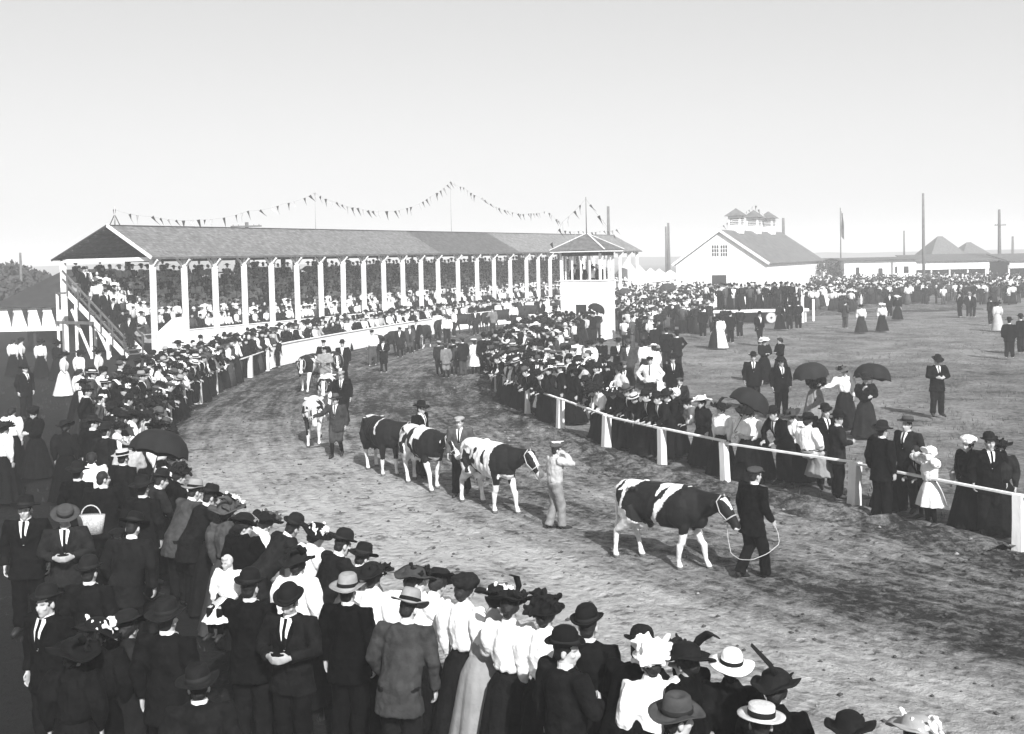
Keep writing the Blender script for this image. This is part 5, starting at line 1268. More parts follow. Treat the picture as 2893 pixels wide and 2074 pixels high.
H(1934, 1811, 'w', 'face', 60, 'k', 'raising a gloved hand to her face', hat='lady6', h=1.62)
H(2064, 1834, 'w', 'stand', 0, 'k', 'with white hat and black band', hat='panama', hm='w', h=1.58)
H(2191, 1890, 'w', 'stand', -10, 'k', 'with long quill in her hat', hat='quill', h=1.6)
H(1916, 1962, 'm', 'turn', -10, 'k', 'close under the camera', hat='fedora', hm='g', h=1.72)
H(2149, 1993, 'm', 'stand', 0, 'd', 'seen from above in a flat straw hat', hat='boater', hm='s', h=1.62)
H(270, 1745, 'w', 'stand', 40, 'k', 'with white ribbon loops in the dark corner', hat='lady3', trim='w', h=1.6)
H(360, 1722, 'w', 'stand', 0, 'd', 'with low crown seen from behind', hat='lady5', h=1.6)
H(470, 1692, 'm', 'stand', 5, 'k', 'with tall crown seen from behind', hat='fedora', h=1.78)
H(205, 1800, 'w', 'stand', 20, 'k', 'in the dark corner below the boater', hat='lady6', h=1.56)
H(560, 1880, 'm', 'stand', 30, 'd', 'low in the dark corner beside the tall crown', hat='fedora', h=1.66)
H(130, 1650, 'm', 'stand', 160, 'k', 'standing dim behind the boater', hat='bowler', h=1.70)
H(250, 1570, 'm', 'stand', 15, 'k', 'with his back turned behind the boater', hat='bowler', h=1.68)
H(2588, 2020, 'w', 'stand', 0, 'd', 'with pale ribboned hat at the bottom edge', hat='lady3', hm='l', trim='w', h=1.55)
H(2398, 2010, 'w', 'stand', 0, 'k', 'with one white flower at the bottom edge', hat='lady5', h=1.5)
# ---- women and others standing behind the outside crowd, left
for i, (x, y, s, po, rz, t, b, ht, n) in enumerate((
        (40, 1062, 'w', 'stand', -20, 'w', 'k', None, 'at the far left before the booth'), (62, 1060, 'w', 'stand', -60, 'w', 'k', 'toque', 'beside another blouse before the booth'), (118, 1068, 'w', 'stand', -10, 'w', 'k', 'lady5', 'with white sash before the booth'),
        (183, 1120, 'w', 'stand', -60, 'w', 'w', 'lady0', 'all in white before the stair'), (228, 1115, 'w', 'stand', -30, 'w', 'k', 'lady3', 'before the stair foot'), (282, 1108, 'w', 'stand', -80, 'w', 'k', 'lady4', 'facing the track before the stair'),
        (75, 1185, 'm', 'stand', -120, 'k', 'k', 'fedora', 'walking alone on the left grass'), (228, 1190, 'w', 'stand', -40, 'w', 'k', None, 'of the pair turned from the camera'), (262, 1190, 'w', 'stand', -70, 'w', 'k', 'lady5', 'of the pair turned from the camera'),
        (165, 1075, 'w', 'stand', -30, 'k', 'k', 'lady1', 'near the booth post'), (18, 1420, 'w', 'stand', -30, 'w', 'k', 'lady0', 'cut by the left edge'))):
    person((x, y), rz, s, po, t, b, ht, 'k', None, n)
# ---- left crowd along the outside rail
RAILI = []
def crowd_row(curve, a, b, step, dist, flip, grp, where, lean=.6, whites=.3, back=False):
    ia, ib = closest(curve, a), closest(curve, b); ia, ib = min(ia, ib), max(ia, ib); s = ia
    while s < ib:
        p = curve[int(s)]; t = (curve[min(int(s)+2, len(curve)-1)]-curve[max(int(s)-2, 0)]).normalized(); n = Vector((t.y, -t.x, 0))*(-1 if flip else 1)
        q = p - n*(dist+rnd.uniform(-.12, .12)); sex = 'w' if rnd.random() < .48 else 'm'
        if rnd.random() < .08: sex = rnd.choice('bg')
        pose = rnd.choice(['rail', 'rail', 'rail2'] if rnd.random() < lean else ['stand', 'fold', 'hip', 'turn', 'stand', 'back'])
        if sex in 'bg': pose = 'stand'
        top = (rnd.choice('wwwck') if rnd.random() < whites*2 else 'k') if sex in 'wg' else rnd.choice('kkkdddg')
        bot = top if top in 'k' else rnd.choice('kkkdg')
        hat = rnd.choice(LADY) if sex == 'w' else rnd.choice(['bowler', 'bowler', 'bowler', 'fedora', 'fedora', 'fedora', 'cap', 'cap', 'boater']) if sex == 'm' else 'cap' if sex == 'b' else 'bonnet'
        hm = {'boater': 's', 'bonnet': 'w', 'cap': rnd.choice('kg')}.get(hat, rnd.choice('kkkkkkg' + ('l' if sex == 'm' else 'w')))
        d = dict(pt=tuple(q), rz=math.degrees(math.atan2(-n.x, n.y))+rnd.gauss(0, 20), sex=sex, pose=pose, top=top, bot=bot if sex != 'g' else top, hat=hat, hm=hm, h=dict(m=rnd.gauss(1.73, .05), w=rnd.gauss(1.61, .05), b=1.4, g=1.3)[sex], note=where, group=grp, trim=rnd.choice([None, None, None, None, 'w', 'g']), mir=rnd.random() < .5)
        RAILI.append(d); s += step*rnd.uniform(.8, 1.25)/.25
for dist, step, ln, st_ in ((.10, .55, .8, (-7, 21)), (.72, .66, .2, (-7.6, 22.5)), (1.5, .85, .0, (-9.4, 27.5)), (2.2, 1.3, 0, (-10.2, 31))):
    crowd_row(OUTC, st_, (-11.25, 41), step, dist, False, 'spectators along the outside rail', 'at the outside rail' if dist < .5 else 'behind the outside rail', ln, .30)
# ---- inside rail
def I(x, y, sex, pose, off, top, note, bot=None, hat='bowler', hm='k', h=None, mode='head', **k):
    hh = h or dict(m=1.72, w=1.62, b=1.35, g=1.25)[sex]; p = G(x, y, hh if mode == 'head' else 0)
    d = person((x, y), face(p, INNC, off, True), sex, pose, top, bot, hat, hm, h or dict(m=1.68, w=1.55, b=1.3, g=1.2)[sex], note, mode=mode, **k); d['clampi'] = .12 if pose == 'sit' else .42 if pose[:4] == 'rail' else .5; return d
I(2767, 1225, 'm', 'stand', 50, 'k', 'in profile by the end of the rail')
I(2827, 1238, 'w', 'stand', 30, 'd', 'in a wide hat at the right edge', hat='lady0')
I(2713, 1292, 'g', 'rail', 0, 'c', 'with a white sailor cap', hat='sailor', hm='w', h=1.15)
I(2735, 1230, 'w', 'stand', 0, 'k', 'with a white hat behind the bowler', hat='toque', hm='w')
I(2626, 1262, 'g', 'brow', -10, 'w', 'shading her eyes with both hands', hat='bonnet', hm='w', h=1.36)['clampi'] = None
I(2567, 1262, 'b', 'rail', 0, 'k', 'bareheaded with a wide white collar', hat=None, h=1.4)
I(2563, 1177, 'm', 'stand', 5, 'd', 'facing the track with light cap', hat='boater', hm='g', h=1.74)
I(2481, 1190, 'm', 'stand', 178, 'k', 'with his back to the track', hat='fedora', h=1.74)['clampi'] = -.3
I(2429, 1232, 'w', 'rail', 0, 'k', 'bending low over the rail', hat='toque', h=1.45)
I(2362, 1158, 'm', 'turn', 140, 'd', 'looking away beside the seated woman')
I(2332, 1139, 'm', 'stand', 60, 'k', 'behind the seated woman')
I(2277, 1165, 'w', 'sit', 175, 'w', 'sitting on the rail with her back to the track', bot='p', hat='lady5', h=1.62)
I(2232, 1156, 'w', 'rail', 0, 'w', 'with black braces over her blouse', hat='lady3', hm='g')
I(2180, 1147, 'm', 'rail', -10, 'k', 'leaning beside the umbrella')
I(2113, 1151, 'w', 'rail', -10, 'w', 'with pale flower under the umbrella', hat='lady0', trim='w')
I(2076, 1150, 'w', 'fold', 0, 'w', 'holding a handbag under the umbrella', hat='lady4')
I(2030, 1136, 'w', 'stand', 0, 'w', 'with buckled feather hat at the rail', hat='lady6')
I(1982, 1116, 'w', 'stand', -5, 'k', 'with white flowered hat and dark dress', hat='lady2', hm='w', trim='w')
I(1932, 1122, 'w', 'rail2', -20, 'w', 'bending right over the rail', hat='lady1')
I(1906, 1096, 'w', 'stand', 0, 'k', 'with white bonnet in the second row', hat='bonnet', hm='w')
for i, (x, y, s, po, t, ht, hm) in enumerate(((1878, 1100, 'm', 'rail', 'k', 'fedora', 'k'), (1850, 1106, 'm', 'rail', 'k', 'bowler', 'k'), (1830, 1096, 'm', 'rail', 'd', 'cap', 'k'), (1794, 1102, 'm', 'rail', 'k', 'bowler', 'k'), (1766, 1086, 'm', 'rail', 'k', 'fedora', 'g'), (1734, 1116, 'w', 'rail', 'k', 'boater', 's'), (1694, 1096, 'w', 'rail', 'k', 'lady4', 'k'), (1652, 1088, 'w', 'rail', 'w', 'lady0', 'k'), (1612, 1092, 'w', 'rail2', 'k', 'lady2', 'k'), (1578, 1082, 'w', 'rail', 'w', 'lady1', 'k'), (1548, 1068, 'm', 'rail', 'k', 'fedora', 'k'))):
    I(x, y, s, po, rnd.uniform(-12, 12), t, 'leaning on the inside rail', hat=ht, hm=hm, group='spectators leaning on the inside rail', trim=rnd.choice([None, 'w']))
for i, (x, y, s, po, rz, t, b, ht, hm, n) in enumerate((
        (1656, 1000, 'm', 'pocket', 175, 'k', 'k', 'fedora', 'l', 'with light hat behind the rail crowd'), (1716, 1004, 'm', 'front', 170, 'k', 'k', 'cap', 'k', 'reading a paper behind the rail crowd'), (1762, 1020, 'm', 'stand', 180, 'k', 'k', 'cap', 'g', 'with white shirt front behind the rail crowd'),
        (1836, 1008, 'm', 'hips', 165, 'w', 'k', 'cap', 'k', 'in white shirt sleeves with open waistcoat'), (1900, 998, 'm', 'stand', 180, 'k', 'k', 'bowler', 'k', 'standing squarely behind the rail crowd'), (1920, 1068, 'b', 'stand', 150, 'd', 'd', 'cap', 'g', 'behind the rail beside the bowler man'),
        (1912, 932, 'm', 'hips', 20, 'k', 'k', 'fedora', 'k', 'with elbow out on the grass'), (1882, 926, 'm', 'stand', 10, 'k', 'k', 'cap', 'k', 'standing straight with back turned'), (1850, 914, 'm', 'stand', 20, 'k', 'k', 'cap', 'k', 'near the tower crowd'), (1846, 970, 'w', 'stand', 40, 'w', 'w', 'lady3', 'w', 'all in white on the grass'), (1822, 958, 'w', 'stand', 10, 'w', 'd', 'lady1', 'k', 'next to the woman all in white'),
        (1746, 954, 'm', 'fold', 180, 'k', 'k', 'fedora', 'k', 'with folded arms behind the crowd'), (1698, 954, 'w', 'fold', 150, 'k', 'k', 'lady4', 'k', 'beside the folded arms'), (1666, 960, 'w', 'stand', 160, 'w', 'k', 'lady0', 'k', 'facing the track in the middle crowd'), (1630, 952, 'm', 'stand', 0, 'w', 'l', 'fedora', 'k', 'in shirt sleeves with his back turned'),
        (1600, 948, 'm', 'stand', 10, 'g', 'd', 'boater', 's', 'in grey beside the shirt sleeves'), (1775, 958, 'm', 'stand', 160, 'g', 'd', 'fedora', 'g', 'beside a wheel in the middle crowd'))):
    person((x, y), rz, s, po, t, b, ht, hm, None, n, mode='head')
for dist, step, ln in ((.10, .52, .8), (.72, .62, .25), (1.5, .8, .05), (2.3, 1.1, 0)):
    crowd_row(INNC, (.9, 30.6), (-.8, 43.5), step, dist, True, 'spectators along the inside rail', 'at the inside rail' if dist < .5 else 'packed behind the inside rail', ln, .3)
# ---- infield strollers (feet)
for i, (x, y, s, po, rz, t, b, ht, hm, n, hh) in enumerate((
        (2130, 1158, 'm', 'stand', 170, 'k', 'k', 'bowler', 'k', 'with a white badge on the grass', 1.72), (2208, 1180, 'm', 'stand', 185, 'k', 'k', 'fedora', 'k', 'with long pale tie on the grass', 1.72), (2160, 1082, 'w', 'fold', 200, 'k', 'k', 'lady3', 'w', 'under a white hat talking on the grass', 1.62), (2206, 1080, 'w', 'fold', 100, 'k', 'k', None, 'k', 'bareheaded holding gloves on the grass', 1.64),
        (2304, 1192, 'w', 'umb', 180, 'k', 'l', 'toque', 'k', 'holding an umbrella over a light skirt', 1.6), (2388, 1208, 'w', 'out', 165, 'w', 'd', 'lady2', 'g', 'between the two umbrellas', 1.62), (2446, 1236, 'w', 'umb', 180, 'k', 'd', 'lady5', 'k', 'holding the second umbrella', 1.6), (2648, 1178, 'm', 'front', 180, 'k', 'k', 'fedora', 'k', 'standing alone on the open grass', 1.72),
        (2145, 976, 'm', 'walk', 200, 'k', 'k', 'bowler', 'k', 'striding with a parcel across the grass', 1.72), (2036, 985, 'w', 'stand', 30, 'w', 'w', 'lady0', 'k', 'in a white apron', 1.6), (2020, 985, 'w', 'stand', 20, 'd', 'd', 'toque', 'k', 'next to the white apron', 1.55), (2064, 972, 'm', 'stand', -40, 'k', 'k', 'fedora', 'k', 'beside the white apron', 1.7), (2090, 955, 'm', 'back', 20, 'k', 'k', 'bowler', 'k', 'watching the platform from the grass', 1.72), (1986, 955, 'm', 'stand', 10, 'k', 'k', 'bowler', 'k', 'behind the stage crowd', 1.74), (2047, 948, 'm', 'stand', 0, 'd', 'd', 'fedora', 'k', 'behind the white apron', 1.7),
        (2203, 932, 'w', 'stand', 10, 'k', 'k', 'lady1', 'k', 'before the wheel of the platform', 1.62), (2231, 934, 'm', 'back', 0, 'k', 'k', 'bowler', 'k', 'with hands behind him before the platform', 1.74), (2256, 932, 'm', 'back', -10, 'k', 'k', 'fedora', 'k', 'at the right end of the platform', 1.72), (2388, 930, 'm', 'pocket', -60, 'g', 'g', 'fedora', 'g', 'in a grey suit walking from the platform', 1.72),
        (2433, 941, 'w', 'walk', 150, 'w', 'd', 'lady0', 'k', 'with flared skirt strolling first', 1.62), (2492, 937, 'w', 'walk', 150, 'w', 'k', 'lady3', 'w', 'with flared skirt strolling second', 1.62), (2513, 897, 'm', 'stand', 170, 'k', 'k', 'bowler', 'k', 'walking beside a lady far out', 1.74), (2536, 905, 'w', 'stand', 170, 'k', 'k', 'lady2', 'w', 'beside the bowler man far out', 1.64),
        (2712, 898, 'm', 'stand', 100, 'k', 'k', 'bowler', 'k', 'of the group of three far right', 1.72), (2738, 898, 'm', 'stand', 180, 'd', 'd', 'fedora', 'l', 'of the group of three far right', 1.72), (2752, 898, 'm', 'stand', 240, 'k', 'k', 'cap', 'k', 'of the group of three far right', 1.72), (2800, 920, 'm', 'stand', 20, 'k', 'k', 'bowler', 'k', 'near the light coat far right', 1.72), (2818, 935, 'w', 'stand', 0, 'c', 'c', 'lady4', 'k', 'in a light coat far right', 1.62), (2852, 1015, 'm', 'stand', -30, 'k', 'k', 'fedora', 'k', 'by the right edge of the grass', 1.75), (2884, 1000, 'm', 'stand', 30, 'k', 'k', 'bowler', 'k', 'cut by the right edge', 1.75))):
    person((x, y), rz, s, po, t, b, ht, hm, hh, n, trim='w' if hm == 'w' else None)
# ---- men and boys on the track (feet)
TRK = {}
for key, x, y, s, po, rz, t, b, ht, hm, hh, n in (
        ('lead', 2128, 1641, 'm', 'walk', -62, 'k', 'k', 'cap', 'g', 1.66, 'leading the big patched cow'), ('boy', 1571, 1499, 'm', 'face', -72, 'c', 'l', 'cap', 'g', 1.52, 'in white shirt and overalls leading the second cow'),
        ('mid', 1305, 1402, 'm', 'walk', 170, 'g', 'k', 'cap', 'l', 1.62, 'walking between the second and third cow'), ('hat', 1188, 1352, 'm', 'walk', -120, 'k', 'k', 'fedora', 'k', 1.66, 'walking behind the spotted third cow'),
        ('knee', 953, 1294, 'b', 'out', 172, 'g', 'g', 'fedora', 'g', 1.52, 'in knee breeches holding the pale cow'), ('capw', 970, 1206, 'm', 'walk', 175, 'k', 'k', 'cap', 'l', 1.62, 'with pale cap beside the small striped cow'),
        ('coat', 920, 1108, 'm', 'stick', 180, 'l', 'l', 'cap', 'k', 1.66, 'in a light coat carrying a stick'), ('far1', 917, 1078, 'm', 'stand', 180, 'k', 'k', 'cap', 'k', 1.66, 'behind the light coat'), ('far2', 971, 1086, 'm', 'walk', 180, 'k', 'k', 'bowler', 'k', 1.7, 'beside the half hidden dark cow'),
        ('wh', 1054, 1036, 'm', 'walk', 170, 'w', 'g', 'cap', 'k', 1.66, 'in white shirt with a cane leading dark cattle'), ('b2', 1085, 1056, 'b', 'front', 175, 'k', 'k', 'cap', 'k', 1.5, 'in dark knee breeches ahead of the dark cattle'), ('b3', 1131, 1012, 'b', 'stand', 180, 'd', 'd', 'cap', 'k', 1.5, 'beside the dark steer'), ('b4', 1159, 1001, 'b', 'stand', 190, 'g', 'g', 'cap', 'l', 1.48, 'in grey before the white faced steer'),
        ('sus', 1264, 977, 'm', 'walk', 175, 'w', 'd', 'fedora', 'g', 1.7, 'in white shirt and braces leading a dark cow'), ('b5', 1283, 953, 'm', 'stand', 120, 'w', 'd', 'cap', 'k', 1.66, 'in white shirt at the flank of a dark cow'), ('b6', 1393, 946, 'm', 'lead', 160, 'l', 'd', 'fedora', 'k', 1.7, 'in light coat with the far dark cow'), ('b8', 1345, 950, 'm', 'walk', 175, 'd', 'd', 'cap', 'k', 1.68, 'beside the dark heifer'), ('b9', 1452, 930, 'm', 'walk', 170, 'w', 'd', 'fedora', 'k', 1.7, 'leading the cow next to last'), ('c1', 1178, 994, 'm', 'walk', 175, 'k', 'k', 'cap', 'k', 1.66, 'between the white faced steer and the boys'), ('c2', 1530, 915, 'm', 'walk', 160, 'k', 'k', 'bowler', 'k', 1.7, 'leading the farthest broadside cow'), ('b7', 1237, 962, 'm', 'stand', 180, 'w', 'd', 'fedora', 'k', 1.72, 'with dark tie behind the braces')):
    TRK[key] = person((x, y), rz, s, po, t, b, ht, hm, hh, n, shirt='none' if t in 'wl' else 'white')
for i, (x, y, s, t, b, ht, hm, hh, po, n) in enumerate(((1242, 1064, 'b', 'd', 'd', 'cap', 'l', 1.45, 'stand', 'first in the row on the track'), (1261, 1072, 'b', 'l', 'l', 'cap', 'g', 1.42, 'stand', 'in a light suit on the track'), (1283, 1063, 'b', 'k', 'g', 'cap', 'k', 1.5, 'stand', 'third in the row on the track'), (1295, 1064, 'b', 'g', 'g', 'cap', 'l', 1.4, 'stand', 'small beside the dark jacket'), (1309, 1067, 'm', 'd', 'g', 'cap', 'g', 1.62, 'stand', 'stooping in the row on the track'), (1341, 1063, 'g', 'w', 'w', 'sailor', 'w', 1.5, 'stand', 'in a white frock among the boys'), (1368, 1063, 'm', 'k', 'k', 'bowler', 'k', 1.72, 'stand', 'at the end of the row of boys'), (1388, 1058, 'm', 'k', 'k', 'fedora', 'k', 1.72, 'stand', 'last in the row of boys'))):
    person((x, y), 35+rnd.uniform(-15, 15), s, po, t, b, ht, hm, hh, n)
for x, y, n in ((786, 1040, 'crouching alone against the board fence'),):
    person((x, y), -60, 'm', 'stoop', 'k', 'k', 'fedora', 'k', 1.35, n)
# people on the stair and in the tower
smx = Matrix.Translation(C0) @ Matrix.Rotation(GZ, 4, 'Z')
for k, (t, s) in enumerate(((.10, 'm'), (.22, 'w'), (.36, 'm'), (.5, 'm'), (.66, 'w'), (.86, 'm'))):
    q = smx @ Vector((-1.0, y0+SL*t, .19+(zt-.12)*t)); person(tuple(q), math.degrees(GZ)+(180 if k % 2 else 120), s, 'stand', 'k' if k != 4 else 'w', 'k', 'bowler' if s == 'm' else 'lady0', 'k', None, 'on the grandstand stair', mode='at', group='people on the stair')
for k, (yy, s, t) in enumerate(((.35, 'm', 'k'), (1.0, 'w', 'w'), (1.55, 'm', 'd'), (2.15, 'm', 'k'))):
    q = tp @ Vector((.75+.3*(k % 2), yy, 2.61)); person(tuple(q), math.degrees(GZ)+90+rnd.uniform(-30, 30), s, 'stand', t, 'k', 'bowler' if s == 'm' else 'lady4', 'k', None, "inside the tower's upper windows", mode='at', group='people in the tower')
for d in RAILI:
    if d['pt'][1] < 44: person(d['pt'], d['rz'], d['sex'], d['pose'], d['top'], d['bot'], d['hat'], d['hm'], d['h'], d['note'], d['group'], 'at', d['trim'], mir=d['mir'])
for d in PEOPLE: make_person(d)
# fair child on the man's arm
pm_ = [d for d in PEOPLE if 'fair child' in d['note']][0]; q = pm_['root'].matrix_basis @ (pm_['proto']['handl']) + Vector((-.12, .0, -.30))
cd = dict(pt=(0, 0), rz=R(160), sex='g', pose='sit', top='w', bot='w', hat=None, hm='k', h=.98, note='', group=None, mode='at', trim=None, hair='f', shirt='white', tie='k', lod=0, mir=False, label='fair haired small child in white carried on a man\'s arm', z0=0)
cd['pt'] = tuple(q); make_person(cd)
# ---- umbrellas
def um(x, y, Y, sc, tilt, label, g=None, m=None): umbrella(atdepth(x, y, Y), tilt, sc, label, g, m)
um(446, 1285, 17.6, .95, (R(-14), R(16)), 'black umbrella spread over the left rail crowd')
um(2112, 1150, 21.4, .85, (R(0), R(30)), 'dark umbrella tilted over the women at the inside rail')
um(2292, 1068, 29.6, .98, (R(-6), R(-4)), 'dark umbrella held upright over a light skirt on the grass')
um(2464, 1072, 28.6, .98, (R(0), R(12)), 'dark umbrella tilted to the right beside the white blouse')
um(1545, 930, 54, 1.25, (R(0), R(8)), 'big dark umbrella above the crowd before the tower'); um(1502, 932, 58, 1.15, (R(0), R(-5)), 'second umbrella half behind the big one before the tower', None, M_penD)
um(1683, 880, 59, 1.0, (R(0), R(25)), 'umbrella slanted against the white tower wall')
um(1066, 838, 77, 1.35, (R(0), R(-10)), 'umbrella open among the grandstand benches'); um(711, 862, 65, .95, (0, 0), 'small umbrella in the third bay of the grandstand')
um(1194, 874, 83, 1.3, (0, 0), 'umbrella at the front of the grandstand behind the apron crowd')
um(1886, 822, 92, 1.5, (0, 0), 'umbrella over the crowd beside the barn door', None, M_grey); um(1766, 832, 88, 1.2, (0, 0), 'umbrella behind the tower corner', None, M_penD)
# ---- cattle
def hdg(a, b): v = (b-a); v.z = 0; return v.normalized()
def C(f, hnd): a, b = G(*hnd), G(*f); return (a+b)/2, hdg(a, b)
c, _ = C((1977, 1627), (1798, 1577)); r1, mz1 = cow(c+Vector((0, .0, .03)), (.77, -.64), 'lead', 'a', 0, 'big black patched white cow led at the head of the parade', .97, .10, -.12)
c, hd = C((1424, 1456), (1359, 1431)); r2, mz2 = cow(c+Vector((0, 0, .03)), (.55, -.83), 'second', 'a', 0, 'white cow with black shoulders and white face behind the overalls', 1.0, .10, .35, 3.3)
c, hd = C((1231, 1397), (1170, 1362)); r3, mz3 = cow(c+Vector((0, 0, .03)), (.50, -.86), 'third', 'b', 0, 'spotted cow with black neck following the white faced cow', .97, .10, .25, 7.1)
c, hd = C((1100, 1359), (1064, 1324)); r4, mz4 = cow(c+Vector((0, 0, .03)), (.48, -.87), 'black', 'c', 1, 'nearly all black cow with white legs and forehead star', .97, .08, .55, 2.2)
c = G(893, 1262); r5, mz5 = cow(c+Vector((-.1, .3, .03)), (.15, -1), 'pale', 'b', 1, 'mostly white cow walking straight ahead beside the breeches boy', .93, .20, .1, 5.0)
c = G(922, 1172); r6, mz6 = cow(c+Vector((0, .2, .03)), (.05, -1), 'striped', 'a', 1, 'small black sided cow with white blaze behind the pale cow', .93, .14, .05, 8.4)
c = G(872, 1108); r7, mz7 = cow(c+Vector((0, .1, .03)), (-.10, -1), 'patched', 'a', 1, 'large black and white cow beside the light coated man', 1.04, .12, .15, 11.3)
c = G(948, 1090); cow(c+Vector((0, 0, .03)), (.25, -1), 'patched', 'c', 2, 'dark cow half hidden behind the light coated man', .98, .1, 0, 4.1)
for i, (x, y, hx, hyy, kd, lb) in enumerate(((1072, 1024, .35, -1, 'solid', 'dark cow behind the white shirt and cane'), (1117, 1008, -.35, -1, 'solid', 'dark steer beside the two boys'), (1196, 987, -.25, -1, 'hereford', 'dark steer with white face and chest'), (1243, 966, -.1, -1, 'solid', 'dark cow walking before the braces'), (1312, 944, -1, -.25, 'solid', 'dark cow standing broadside to the white fence'), (1374, 938, -.15, -1, 'solid', 'small dark cow facing the row of boys'), (1420, 930, -1, -.3, 'solid', 'dark cow broadside beside the far light coat'), (1503, 912, -1, .2, 'solid', 'farthest broadside dark cow by the fence'), (1566, 902, .2, 1, 'solid', 'dark cow seen from behind near the tower'), (1160, 996, .1, -1, 'solid', 'dark steer following the two boys'), (1340, 941, -.3, -1, 'solid', 'dark heifer between the broadside cow and the small cow'), (1462, 922, -.9, -.2, 'solid', 'dark cow next to last along the fence'))):
    cow(G(x, y)+Vector((0, 0, .02)), Vector((hx, hyy)).normalized(), kd, 'abc'[i % 3], 2, lb, .98, .15, 0, i, None, i == 2, M_brown)
# ---- ropes and sticks
def hand(k, left=False):
    d = TRK[k]; v = d['proto']['handl' if left else 'hand']; return d['root'].matrix_basis @ v
a, b = mz1, hand('lead')
rope([a, a+Vector((.03, -.1, -.42)), Vector((a.x*.55+b.x*.45, b.y-.18, .40)), b+Vector((.07, -.12, -.30)), b], 'pale lead rope looping from the big patched cow to the capped man')
a, b = mz2, hand('boy', True); rope([a, a.lerp(b, .5)-Vector((0, 0, .12)), b, b+Vector((.1, -.1, -.25)), b+Vector((.18, -.05, -.12))], 'slack lead rope from the white faced cow to the overalls')
a, b = mz3, hand('mid'); rope([a, a.lerp(b, .5)+Vector((0, 0, .02)), b], 'short taut lead rope of the spotted third cow')
a, b = mz5, hand('knee'); rope([a, a.lerp(b, .5)-Vector((0, 0, .03)), b], 'short rope between the pale cow and the breeches boy')
h1, h2 = hand('coat'), hand('coat', True); mid = (h1+h2)/2
mb = MB(); mb.tube([Vector((.55, 0, -.42)), Vector((-.5, -.05, .30))], .014, 6); q = obj('stick', mb.mesh('stick'), M_wood); q.location = mid+Vector((0, -.06, .0)); tag(q, 'long stick held across the light coat', 'stick')
h1 = hand('wh'); mb = MB(); mb.tube([Vector((0, 0, .05)), Vector((-.03, -.1, -.85))], .012, 6); q = obj('cane', mb.mesh('c'), M_woodD); q.location = h1; tag(q, 'walking cane of the white shirted cattle leader', 'cane')
# ---- papers, basket, shawl
q = G(1582, 1262); o = obj('paper_sheet', MB().box((0, 0, .012), (.19, .13, .004), Euler((.12, .05, 0)).to_matrix()).mesh('p', False), M_paper); o.location = (q.x, q.y, .09); o.rotation_euler = (0, 0, .5); tag(o, 'white sheet of paper lying by the inside rail', 'paper')
for x, y in ((1405, 1158), (1340, 1183), (2120, 1003)):
    q = G(x, y); o = obj('paper_scrap', MB().box((0, 0, .01), (.11, .06, .003)).mesh('p', False), M_paper); o.location = (q.x, q.y, .07); o.rotation_euler = (.1, .1, rnd.random()*3); tag(o, 'small white paper scrap on the ground', 'paper', 'paper scraps on the ground')
q = G(587, 1776, .02); o = obj('paper_scrap', MB().box((0, 0, .01), (.06, .05, .003)).mesh('p', False), M_paper); o.location = (q.x, q.y, .01); tag(o, 'little white paper on the dark grass behind the child', 'paper')
M_wick = mat('wicker', .42, .35, 60, .8, 120, .8, 0)
d = [e for e in PEOPLE if e['pt'] == (181, 1436)][0]; q = atdepth(258, 1480, d['root'].location.y+.4)
bk = empty('basket', q); tag(bk, 'pale wicker shopping basket carried in the left crowd', 'basket')
mb = MB(); mb.loft([((0, 0, -.13), (.15, 0, 0), (0, .08, 0)), ((0, 0, .0), (.17, 0, 0), (0, .09, 0)), ((0, 0, .12), (.19, 0, 0), (0, .10, 0))], 16); obj('body', mb.mesh('b'), M_wick, bk)
mb = MB(); mb.tube([(-.13*math.cos(t), .0, .11+.14*math.sin(t)) for t in [i*math.pi/10 for i in range(11)]], .009, 6); obj('handle', mb.mesh('h'), M_wick, bk)
